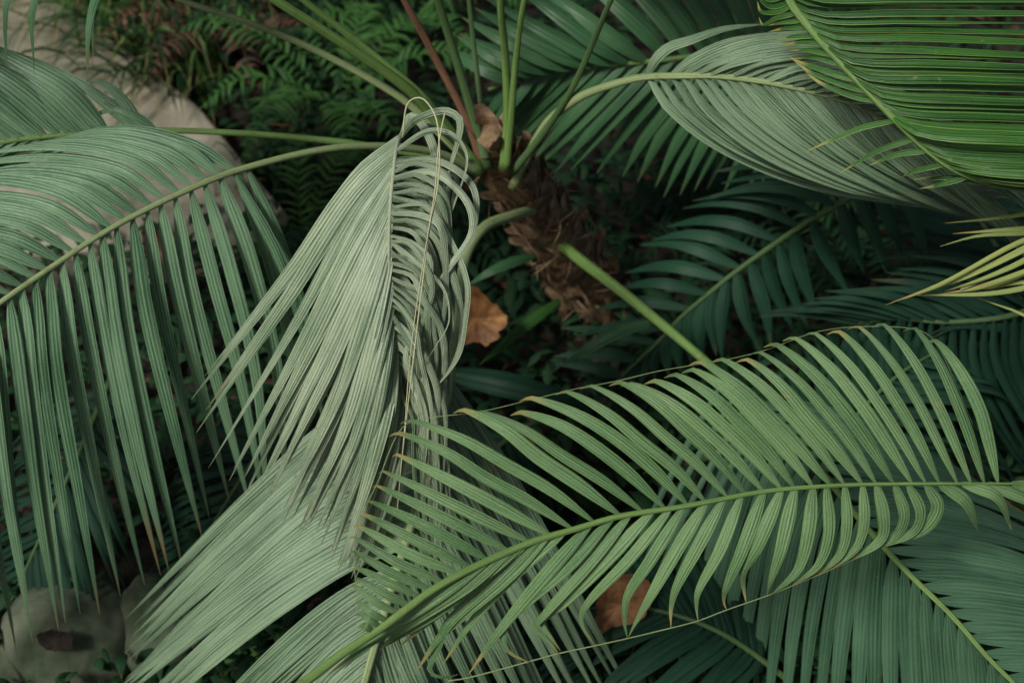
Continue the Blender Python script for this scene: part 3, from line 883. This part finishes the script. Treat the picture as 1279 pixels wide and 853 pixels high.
fd = loose_frond(PD, 0.0085, 0.0018, M['stalk_green'], M['lime'], fillD, 'yellow green frond across the lower right, leaflet tips tied along a thin thread', n=90, pw=0.5)
mb = MB()
tube(mb, [at(*p) for p in [(560, 850, 1.84), (585, 846, 1.84), (660, 826, 1.84), (697, 816, 1.84), (743, 806, 1.84), (784, 797, 1.84), (838, 784, 1.845), (872, 775, 1.85), (906, 762, 1.85), (960, 743, 1.85), (1012, 722, 1.855), (1058, 702, 1.86), (1098, 684, 1.865), (1120, 676, 1.87)]], 0.0010, 0.0007, sides=6, n=80)
mb.build('tip_thread', M['stalk_pale'], fd)
mb = MB()
tube(mb, [at(*p) for p in [(447, 752, 1.73), (442, 690, 1.75), (447, 652, 1.765), (470, 606, 1.78), (496, 543, 1.79), (515, 526, 1.8), (600, 514, 1.8), (664, 499, 1.81), (722, 485, 1.81), (770, 476, 1.82), (825, 463, 1.82), (908, 449, 1.825), (960, 436, 1.83), (1018, 415, 1.835), (1074, 408, 1.84), (1142, 411, 1.85), (1166, 424, 1.86), (1190, 470, 1.87), (1215, 530, 1.89)]], 0.0006, 0.0005, sides=6, n=110)
mb.build('tip_thread', M['stalk_pale'], fd)

PH = [(975, -90, 1.93), (978, -40, 1.92), (986, 0, 1.91), (1003, 25, 1.9), (1034, 61, 1.89), (1074, 104, 1.88), (1115, 147, 1.87), (1156, 186, 1.87), (1190, 211, 1.87), (1231, 228, 1.88), (1280, 238, 1.9), (1350, 246, 1.93)]


def fillH(mb, cv):
    right = [(976, -80, [(1010, -65, -.02), (1120, -70, -.03), (1420, -60, .03)]),
             (986, 0, [(1020, 14, -.02), (1120, 12, -.03), (1420, 14, .03)]),
             (1003, 25, [(1040, 46, -.02), (1140, 48, -.03), (1430, 62, .03)]),
             (1034, 61, [(1072, 84, -.02), (1170, 88, -.03), (1450, 100, .03)]),
             (1074, 104, [(1112, 128, -.02), (1210, 134, -.03), (1470, 142, .03)]),
             (1115, 147, [(1155, 170, -.02), (1250, 178, -.03), (1490, 186, .03)]),
             (1156, 186, [(1200, 202, -.02), (1290, 208, -.03), (1500, 218, .03)]),
             (1231, 228, [(1275, 234, -.02), (1340, 236, -.03), (1500, 244, .03)])]
    keyed(mb, cv, right, 44, 0.0105, (ZUP * 0.7 + TOCAM * 0.6 - RGT * 0.1).normalized(), jit=3.2, jd=0.02, peak=0.3, base_w=0.4, tip_w=0.05, fold=0.22, tw=0.5, seg=18)
    left = [[(984, -8), (962, 0, .02), (948, -6, .04)], [(987, 3), (965, 8, .02), (952, 2, .04), (946, -10, .05)], [(990, 8), (966, 15, .02), (950, 14, .04), (946, 2, .05)],
            [(996, 16), (970, 22, .02), (953, 31, .04), (948, 22, .05)], [(1003, 25), (975, 28, .02), (955, 33, .04)], [(1010, 34), (985, 34, .02), (960, 40, .05)],
            [(1018, 43), (990, 45, .02), (968, 50, .05)], [(1028, 54), (1000, 52, .02), (975, 58, .05)], [(1040, 68), (1010, 62, .02), (985, 64, .05)],
            [(1052, 80), (1020, 72, .02), (990, 74, .05)], [(1070, 100), (1030, 88, .02), (1000, 78, .04), (986, 71, .05)], [(1085, 115), (1050, 104, .02), (1012, 90, .04), (988, 73, .05)],
            [(1095, 126), (1060, 118, .02), (1022, 102, .04), (1000, 84, .05)],
            [(1118, 150), (1080, 158, .02), (1040, 174, .04), (1006, 190, .06)], [(1142, 174), (1105, 184, .02), (1075, 200, .04), (1045, 219, .06)],
            [(1158, 188), (1122, 192, .02), (1085, 207, .05)], [(1180, 205), (1140, 214, .02), (1125, 222, .05)], [(1210, 221), (1175, 230, .02), (1148, 236, .05)], [(1232, 229), (1190, 222, .02), (1140, 224, .05)]]
    explicit(mb, cv, left, 0.0085, NRM, jd=0.004, tw=0.25, age=(0.5, 1.4), peak=0.25, base_w=0.5, tip_w=0.05, fold=0.2)


loose_frond(PH, 0.007, 0.0025, M['stalk_green'], M['bright'], fillH, 'glossy bright green frond at the upper right corner with yellow tipped leaflets')

PI_ = [(1200, 30, 2.75), (1050, 45, 2.7), (940, 60, 2.66), (855, 72, 2.63), (799, 78, 2.62), (731, 84, 2.62), (663, 96, 2.63), (610, 112, 2.66)]


def fillI(mb, cv):
    up = [(1100, 40, [(1080, -20, -.04), (1050, -90, -.05), (1010, -180, .0)]),
          (940, 60, [(915, 10, -.04), (885, -50, -.05), (845, -130, .0)]),
          (855, 72, [(830, 35, -.04), (790, -5, -.05), (735, -50, .0)]),
          (799, 78, [(760, 55, -.04), (700, 15, -.05), (630, -28, .0)]),
          (731, 84, [(690, 68, -.04), (640, 46, -.05), (585, 18, .0)]),
          (640, 102, [(610, 92, -.04), (590, 85, -.04), (560, 70, .0)])]
    keyed(mb, cv, up, 20, 0.036, NRM, jit=4, peak=0.3, base_w=0.3, tip_w=0.05, fold=0.14, tw=0.15)
    lo = [(1100, 40, [(1060, 100, .03), (1030, 160, .08), (1000, 230, .16)]),
          (940, 62, [(895, 120, .03), (860, 180, .08), (828, 245, .16)]),
          (870, 70, [(830, 120, .03), (795, 165, .08), (765, 215, .16)]),
          (810, 77, [(770, 112, .03), (725, 160, .08), (675, 215, .16)]),
          (731, 84, [(700, 110, .03), (668, 145, .08), (630, 195, .16)]),
          (640, 102, [(620, 120, .03), (605, 140, .08), (590, 165, .16)])]
    keyed(mb, cv, lo, 24, 0.029, NRM, jit=4, peak=0.3, base_w=0.3, tip_w=0.05, fold=0.14, tw=0.15)


loose_frond(PI_, 0.008, 0.003, M['stalk_green'], M['mid'], fillI, 'dark green frond behind the crown stalks at the top of the picture')

PJ = [(1180, 180, 2.42), (1110, 217, 2.48), (1065, 245, 2.53), (1003, 281, 2.6), (921, 338, 2.68), (884, 368, 2.71), (850, 397, 2.74), (823, 426, 2.77), (785, 462, 2.8), (765, 482, 2.82)]


def fillJ(mb, cv):
    lo = [[(1110, 217), (1140, 265, .02), (1160, 330, .06)], [(1092, 229), (1115, 280, .02), (1128, 320, .06)], [(1072, 241), (1092, 290, .02), (1106, 340, .06)], [(1050, 254), (1066, 300, .02), (1080, 342, .06)],
          [(1015, 274), (1030, 312, .02), (1061, 368, .06)], [(993, 288), (998, 330, .02), (1021, 395, .06)], [(974, 301), (985, 350, .02), (1010, 412, .06)],
          [(955, 314), (968, 360, .02), (993, 416, .06)], [(938, 326), (955, 385, .02), (963, 432, .06)], [(921, 338), (930, 390, .02), (950, 438, .06)],
          [(908, 348), (901, 398, .02), (902, 452, .05)], [(894, 359), (890, 398, .02), (895, 445, .05)], [(880, 371), (874, 415, .02), (880, 450, .05)], [(866, 383), (862, 420, .02), (866, 460, .05)],
          [(850, 397), (846, 430, .02), (850, 465, .05)], [(838, 410), (832, 440, .02), (835, 470, .04)], [(825, 424), (818, 448, .02), (818, 474, .03)], [(808, 440), (803, 460, .02), (800, 482, .03)], [(795, 452), (788, 470, .02), (785, 488, .02)]]
    explicit(mb, cv, lo, 0.029, NRM, jd=0.015, tw=0.25, peak=0.32, base_w=0.3, tip_w=0.06, fold=0.12)
    up = [(1110, 217, [(1050, 200, .0), (990, 200, .03), (920, 215, .1)]),
          (1003, 281, [(950, 255, .0), (900, 248, .03), (850, 255, .1)]),
          (921, 338, [(870, 318, .0), (838, 312, .03), (800, 318, .1)]),
          (850, 397, [(800, 388, .0), (775, 392, .03), (742, 402, .08)]),
          (823, 426, [(775, 420, .0), (735, 420, .03), (690, 422, .06)]),
          (770, 478, [(740, 470, .0), (715, 468, .02), (690, 470, .04)])]
    keyed(mb, cv, up, 15, 0.027, NRM, jit=6, jd=0.015, peak=0.35, base_w=0.3, tip_w=0.06, fold=0.12, tw=0.2)


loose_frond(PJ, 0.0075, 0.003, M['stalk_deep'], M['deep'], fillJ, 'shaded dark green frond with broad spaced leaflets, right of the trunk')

PK = [(1420, 250, 2.02), (1370, 270, 2.03), (1320, 296, 2.05), (1270, 330, 2.06), (1200, 362, 2.07)]


def fillK(mb, cv):
    rows = [[(1370, 270), (1279, 300, .0), (1180, 352, .01), (1106, 381, .03)], [(1360, 276), (1279, 312, .0), (1210, 345, .01), (1150, 367, .03)],
            [(1340, 286), (1285, 322, .0), (1235, 345, .01), (1180, 364, .03)], [(1350, 290), (1300, 328, .0), (1260, 345, .01), (1206, 362, .03)],
            [(1335, 292), (1310, 345, .0), (1250, 365, .01), (1145, 369, .03)], [(1300, 312), (1310, 350, .0), (1275, 352, .01), (1230, 362, .03)],
            [(1400, 255), (1300, 288, .0), (1220, 295, .01), (1174, 308, .03)], [(1400, 258), (1320, 280, .0), (1240, 288, .01), (1190, 292, .03)],
            [(1320, 300), (1300, 396, .02), (1260, 385, .03), (1220, 372, .04)],
            [(1400, 256), (1320, 262, .0), (1250, 272, .01), (1180, 279, .03)]]
    rows += [[(1345, 283), (1290, 306, .0), (1200, 347, .01), (1128, 374, .03)], [(1365, 272), (1300, 300, .0), (1240, 330, .01), (1165, 362, .03)],
             [(1380, 264), (1310, 296, .01), (1255, 325, .02), (1196, 350, .03)], [(1330, 295), (1290, 335, .01), (1240, 356, .02), (1170, 368, .03)]]
    explicit(mb, cv, rows, 0.0075, NRM, jd=0.006, tw=0.3, age=(0.0, 0.5), peak=0.4, base_w=0.5, tip_w=0.05, fold=0.22)


loose_frond(PK, 0.005, 0.002, M['stalk_pale'], M['yellow'], fillK, 'sparse yellowed frond tip poking in at the right edge with narrow leaflets')

PL = [(1420, 300, 2.45), (1340, 360, 2.46), (1270, 392, 2.48), (1190, 402, 2.5), (1120, 398, 2.55), (1060, 405, 2.6)]


def fillL(mb, cv):
    lo = [(1410, 308, [(1400, 380, .03), (1420, 460, .08), (1450, 540, .16)]),
          (1270, 392, [(1275, 450, .03), (1310, 520, .08), (1350, 590, .16)]),
          (1190, 402, [(1190, 450, .03), (1220, 520, .08), (1270, 600, .16)]),
          (1120, 398, [(1110, 450, .03), (1120, 520, .08), (1150, 600, .16)]),
          (1065, 404, [(1040, 450, .03), (1030, 510, .08), (1030, 590, .16)])]
    keyed(mb, cv, lo, 28, 0.020, NRM, jit=5, peak=0.3, base_w=0.3, tip_w=0.05, fold=0.14, tw=0.2)
    up = [(1410, 308, [(1360, 270, .0), (1310, 250, .0), (1250, 240, .04)]),
          (1270, 392, [(1220, 365, .0), (1170, 350, .0), (1110, 345, .04)]),
          (1065, 404, [(1020, 392, .0), (980, 390, .0), (940, 395, .04)])]
    keyed(mb, cv, up, 22, 0.020, NRM, jit=5, peak=0.3, base_w=0.3, tip_w=0.05, fold=0.14, tw=0.2)


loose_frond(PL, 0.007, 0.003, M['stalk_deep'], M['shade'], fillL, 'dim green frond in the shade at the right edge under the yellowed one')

# fronds deeper in the thicket, their shade put into a darker leaf colour
def filler(pts, length, w, label, leaf='shade', n=24, ang=58, droop=0.4, r=0.006, nrm=None):
    def fl(mb, cv):
        auto(mb, cv, 0.18, 0.99, n, length, w, ang=ang, droop=droop, nrm=nrm)
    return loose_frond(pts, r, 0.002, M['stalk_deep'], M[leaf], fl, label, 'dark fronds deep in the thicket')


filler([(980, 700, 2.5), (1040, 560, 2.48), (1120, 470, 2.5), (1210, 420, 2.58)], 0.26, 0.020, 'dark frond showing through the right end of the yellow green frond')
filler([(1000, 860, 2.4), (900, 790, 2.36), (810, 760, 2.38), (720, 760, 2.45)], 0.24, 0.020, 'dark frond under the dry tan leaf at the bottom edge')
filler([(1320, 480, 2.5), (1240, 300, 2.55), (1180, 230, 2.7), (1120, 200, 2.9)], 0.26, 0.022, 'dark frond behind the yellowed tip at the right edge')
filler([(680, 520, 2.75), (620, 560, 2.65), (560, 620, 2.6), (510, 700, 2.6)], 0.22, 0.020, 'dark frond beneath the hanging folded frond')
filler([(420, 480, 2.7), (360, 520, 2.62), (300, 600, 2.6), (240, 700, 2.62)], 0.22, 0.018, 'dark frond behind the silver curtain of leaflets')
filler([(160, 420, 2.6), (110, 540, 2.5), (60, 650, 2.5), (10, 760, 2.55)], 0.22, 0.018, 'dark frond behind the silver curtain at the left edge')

# ================================================================== small plants on the ground
def fern(px, py, n, length, label, leaf='fern', z=0.0, w=0.011, rise=0.7, pin=0.075, seed=0):
    c = on_ground(px, py, z)
    root = thing('fern', c, label, 'fern', 'ferns in the undergrowth')
    rr = random.Random(seed)
    for i in range(n):
        az = 2 * math.pi * (i + rr.uniform(-0.3, 0.3)) / n
        l = length * rr.uniform(0.6, 1.15)
        d = Vector((math.cos(az), math.sin(az), 0))
        P = [c, c + d * l * 0.3 + ZUP * l * rise * 0.65, c + d * l * 0.65 + ZUP * l * rise * 0.85, c + d * l * 0.95 + ZUP * l * rise * 0.6]
        cv = Curve.__new__(Curve)
        cv.C = catmull(P, 200); cv.S = cv.C
        mb = MB()
        tube(mb, P, 0.0022, 0.001, sides=5, n=14)
        m = int(l / 0.017)
        for k in range(m):
            s = 0.15 + 0.84 * k / m
            p = cv.pt(s)
            t = (cv.pt(min(1, s + 0.02)) - cv.pt(max(0, s - 0.02))).normalized()
            sd = t.cross(ZUP).normalized()
            pl = pin * math.sin(math.pi * min(1, 0.15 + 0.83 * (s - 0.15) / 0.84)) * rr.uniform(0.85, 1.1)
            for q in (-1, 1):
                dd = (sd * q * 0.9 + t * 0.4).normalized()
                if rr.random() < 0.06:
                    continue
                dd = (dd + Vector((rr.gauss(0, .14), rr.gauss(0, .14), rr.gauss(0, .2)))).normalized()
                blade(mb, [p, p + dd * pl * 0.5 + ZUP * 0.004, p + dd * pl - ZUP * pl * 0.25], w * rr.uniform(0.85, 1.1), ZUP, seg=5, base_w=0.7, peak=0.25, fold=0.1, twist1=rr.gauss(0, 0.3), rnd=rr.random())
        mb.build('fern_frond', M[leaf], root)
    return root


fern(430, 160, 9, 0.42, 'feathery green fern left of the crown stalks', seed=1)
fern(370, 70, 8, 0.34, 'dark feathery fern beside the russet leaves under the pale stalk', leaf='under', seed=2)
fern(500, 60, 9, 0.40, 'feathery green fern behind the brown stalk', seed=3)
fern(300, 75, 9, 0.34, 'withered russet fern beside the path edge', leaf='russet', seed=31, w=0.010)
fern(450, -20, 8, 0.40, 'dim feathery green fern at the top edge above the green stalk', seed=4)
fern(330, -70, 8, 0.36, 'dark feathery fern at the top edge beyond the path', leaf='under', seed=5)
fern(640, 20, 8, 0.42, 'dark feathery fern behind the upright crown stalks', leaf='under', seed=6)
fern(560, 330, 7, 0.30, 'dark feathery fern in the shade left of the trunk', leaf='under', seed=7)
fern(880, 320, 8, 0.34, 'dark feathery fern in the shade right of the trunk', leaf='under', seed=8)
fern(1080, 420, 8, 0.34, 'dark feathery fern below the right hand broad leaflets', leaf='under', seed=9)
fern(380, 330, 7, 0.28, 'green fern between the silver curtain and the folded frond', leaf='fern', seed=10)
fern(330, 430, 7, 0.26, 'dark feathery fern low behind the silver curtain', leaf='under', seed=11)
fern(780, -60, 9, 0.5, 'dark feathery fern behind the dark frond at the top edge', leaf='under', seed=12)

# grass tufts hanging over the path edge
def tuft(px, py, n, length, label, seed, leaf='grass', lean=(0, 0)):
    c = on_ground(px, py, 0.0)
    rr = random.Random(seed)
    mb = MB()
    for i in range(n):
        az = rr.uniform(0, 2 * math.pi)
        d = Vector((math.cos(az) + lean[0], math.sin(az) + lean[1], 0))
        l = length * rr.uniform(0.5, 1.1)
        b = c + Vector((rr.gauss(0, .05), rr.gauss(0, .05), 0))
        k = rr.uniform(0.3, 0.8)
        P = [b, b + d * l * 0.25 * k + ZUP * l * 0.5, b + d * l * 0.6 * k + ZUP * l * 0.7, b + d * l * k + ZUP * l * rr.uniform(0.2, 0.7)]
        blade(mb, P, rr.uniform(0.005, 0.011), (ZUP + TOCAM * 0.5).normalized(), seg=8, base_w=0.7, peak=0.3, fold=0.2, twist1=rr.gauss(0, 0.6), age=rr.uniform(0, 0.8), rnd=rr.random())
    o = mb.build('grass_tuft', M[leaf], origin=c)
    return tag(o, label, 'grass', 'grass tufts along the path')


tuft(190, 40, 110, 0.36, 'arching grass tuft spilling over the path at the upper left', 21, lean=(-0.5, -0.3))
tuft(165, -20, 110, 0.40, 'arching grass tuft at the top edge on the path corner', 22, lean=(-0.5, -0.2))
tuft(245, 105, 90, 0.32, 'grass tuft at the path edge just above the level frond', 23, lean=(-0.5, -0.4))
tuft(290, 40, 110, 0.36, 'dark grass tuft beside the russet dry leaves', 24, leaf='under', lean=(-0.2, -0.3))
tuft(225, -60, 110, 0.45, 'tall dark grass tuft cut by the top edge left of the pale stalk', 26, leaf='under', lean=(-0.3, -0.4))
tuft(140, 30, 70, 0.42, 'long grass tuft drooping over the pale paving at the upper left corner', 27, lean=(-0.5, -0.5))
tuft(222, 120, 70, 0.40, 'long grass tuft leaning down over the path behind the level frond', 28, leaf='under', lean=(-0.4, -0.6))
tuft(175, 75, 60, 0.36, 'bright grass tuft in the middle of the path edge', 29, leaf='fern', lean=(-0.4, -0.4))
tuft(340, 250, 40, 0.26, 'short grass tuft at the far corner of the path', 25, leaf='under', lean=(0.1, -0.3))

# broad loose blades near the trunk
def strap(pts, w, label, leaf):
    mb = MB()
    P = [at(*p) for p in pts]
    blade(mb, P, w, NRM, seg=16, base_w=0.5, peak=0.4, tip_w=0.05, fold=0.22)
    o = mb.build('strap_leaf', M[leaf], origin=P[0])
    return tag(o, label, 'leaf', 'loose strap leaves beside the trunk')


strap([(700, 374, 2.9), (665, 398, 2.84), (630, 428, 2.82), (598, 456, 2.86)], 0.026, 'bright green strap leaf slanting below the trunk beside the orange dry leaf', 'fern')
strap([(668, 318, 2.75), (640, 326, 2.7), (610, 340, 2.68), (582, 358, 2.7)], 0.022, 'green strap leaf left of the trunk above the orange dry leaf', 'mid')
strap([(812, 402, 2.62), (770, 414, 2.58), (735, 434, 2.58), (702, 456, 2.62)], 0.026, 'light green strap leaf right of the trunk foot', 'mid')
strap([(560, 465, 2.7), (620, 476, 2.66), (680, 490, 2.66), (740, 500, 2.7)], 0.05, 'dark green strap leaf lying level under the trunk', 'deep')

# dry leaves, and a dark patch on the stone
def dry_leaf(outline, d, label, mat, curl=0.02, vein=True, tilt=0.0):
    pts = [at(x, y, d + tilt * (y - outline[0][1]) / 100) for x, y in outline]
    c = sum(pts, Vector()) / len(pts)
    mb = MB()
    # rings towards the middle, cupped
    rings = 6
    n = 48
    ring = catmull(pts + [pts[0]], n)[:-1]
    rows = []
    for k in range(rings):
        f = 1 - k / rings
        row = []
        for i, p in enumerate(ring):
            q = c.lerp(p, f * (1 + (0.14 * mnoise.noise(Vector((i * 0.55, d * 9, 1))) + 0.08 * mnoise.noise(Vector((i * 1.7, d * 5, 4)))) * f))
            h = curl * (f * f) * (0.7 + 0.9 * mnoise.noise(q * 24)) + 0.005 * mnoise.noise(q * 70) + 0.0035 * abs(math.sin(i * 2 * math.pi * 6 / n)) * f
            row.append(mb.add(q + TOCAM * h, (f, i / n), (0.5, 0)))
        rows.append(row)
    ce = mb.add(c, (0, 0), (0.5, 0))
    for a, b in zip(rows, rows[1:]):
        for i in range(n):
            mb.f.append((a[i], a[(i + 1) % n], b[(i + 1) % n], b[i]))
    for i in range(n):
        mb.f.append((rows[-1][i], rows[-1][(i + 1) % n], ce))
    root = mb.build('dry_leaf', M[mat], origin=c)
    tag(root, label, 'dry leaf', 'fallen dry leaves')
    return root


dry_leaf([(571, 368), (583, 362), (597, 362), (614, 376), (632, 397), (629, 413), (611, 432), (594, 428), (576, 430), (565, 414), (564, 390)], 2.72, 'large orange dry leaf lying in the dark left of the trunk foot', 'orange', tilt=0.05)
dry_leaf([(748, 730), (770, 718), (800, 716), (812, 730), (806, 760), (790, 782), (762, 804), (744, 796), (742, 765)], 2.36, 'ribbed tan dry leaf behind the lower edge of the yellow green frond', 'tan', tilt=0.04)
dry_leaf([(634, 532), (650, 530), (664, 540), (668, 552), (654, 556), (638, 546)], 2.3, 'small brown dry leaf between the upper leaflets of the yellow green frond', 'tan')
dry_leaf([(600, 566), (612, 572), (622, 586), (614, 590), (602, 580)], 2.25, 'tiny brown dry leaf nearest the hanging folded frond', 'tan', curl=0.008)
dry_leaf([(176, 290), (196, 288), (214, 306), (206, 330), (186, 322)], 2.6, 'russet dry leaf seen through the top of the silver curtain', 'russet', tilt=0.1)
dry_leaf([(48, 792), (66, 784), (88, 790), (92, 806), (72, 812), (52, 806)], 2.405, 'dark curled patch on the pale rounded stone', 'soil', curl=0.01)  # soil-coloured dark patch on the stone, built with the leaf outline code

# stones, lower left
def stone(px, py, rx, ry, rz, label, seed, rot=0.0):
    c = on_ground(px, py, 0.0)
    mb = MB()
    nu, nv = 90, 50
    rows = []
    for j in range(nv + 1):
        th = math.pi * j / nv
        row = []
        for i in range(nu):
            ph = 2 * math.pi * i / nu
            d = Vector((math.sin(th) * math.cos(ph), math.sin(th) * math.sin(ph), math.cos(th)))
            k = 1 + 0.10 * mnoise.noise(d * 1.3 + Vector((seed, 0, 0))) + 0.035 * mnoise.noise(d * 5 + Vector((seed, 3, 0))) + 0.015 * mnoise.noise(d * 14 + Vector((seed, 7, 0)))
            x, y, z = d.x * rx * k, d.y * ry * k, d.z * rz * k
            row.append(mb.add(Vector((c.x + x * math.cos(rot) - y * math.sin(rot), c.y + x * math.sin(rot) + y * math.cos(rot), rz * 0.45 + z)), (i / nu, j / nv), (0.5, 0)))
        rows.append(row)
    for a, b in zip(rows, rows[1:]):
        for i in range(nu):
            mb.f.append((a[i], b[i], b[(i + 1) % nu], a[(i + 1) % nu]))
    return tag(mb.build('stone', M['stone'], origin=(c.x, c.y, 0)), label, 'stone', 'stones under the fronds')


stone(95, 822, 0.125, 0.12, 0.12, 'large pale rounded stone at the lower left with a dark patch on it', 1.0)
stone(205, 800, 0.085, 0.10, 0.10, 'smaller pale stone just right of the large rounded one', 4.0)
stone(20, 850, 0.09, 0.08, 0.07, 'mossy low stone in the lower left corner', 8.0)

# ground cover and litter, too many to count
rr = random.Random(77)
def scatter(name, mat, n, place, size, hgt, kind_label, broad=0.5, cat='ground cover'):
    mb = MB()
    for i in range(n):
        g = place()
        if g is None:
            continue
        az = rr.uniform(0, 2 * math.pi)
        d = Vector((math.cos(az), math.sin(az), 0))
        l = size * rr.uniform(0.5, 1.3)
        b = Vector((g.x, g.y, rr.uniform(0.0, hgt)))
        up = rr.uniform(0.0, 0.7)
        P = [b, b + d * l * 0.5 + ZUP * l * up * 0.6, b + d * l + ZUP * l * (up * 0.6 - 0.15)]
        blade(mb, P, l * broad * rr.uniform(0.7, 1.1), ZUP, seg=4, base_w=0.2, peak=0.4, fold=0.12, twist1=rr.gauss(0, 0.4), rnd=rr.random())
    o = mb.build(name, M[mat])
    return tag(o, kind_label, cat, kind='stuff')


def on_path(p):
    # right of the path's edge line?
    a, b = on_ground(128, 36), on_ground(362, 268)
    e = b - a
    return (p.x - a.x) * e.y - (p.y - a.y) * e.x > -0.03 and p.y > on_ground(345, 310).y


def anywhere():
    p = on_ground(rr.uniform(-150, 1430), rr.uniform(-120, 980))
    if on_path(p) or any((p - on_ground(*q)).length < 0.11 for q in ((95, 818), (190, 790), (95, 770), (190, 750))):
        return None
    return p


def lower_left():
    if rr.random() < 0.3:
        return on_ground(rr.gauss(70, 70), rr.gauss(868, 14))
    return on_ground(rr.gauss(270, 80), rr.gauss(840, 40))


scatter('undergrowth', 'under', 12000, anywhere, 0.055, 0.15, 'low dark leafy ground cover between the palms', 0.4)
scatter('moss_plants', 'fern', 900, lower_left, 0.022, 0.05, 'small bright green creeping leaves at the bottom left', 0.7)
scatter('leaf_litter', 'russet', 500, anywhere, 0.06, 0.03, 'brown leaf litter on the soil', 0.35, 'leaf litter')

for ob in bpy.data.objects:
    if '_o' in ob.keys():
        del ob['_o']
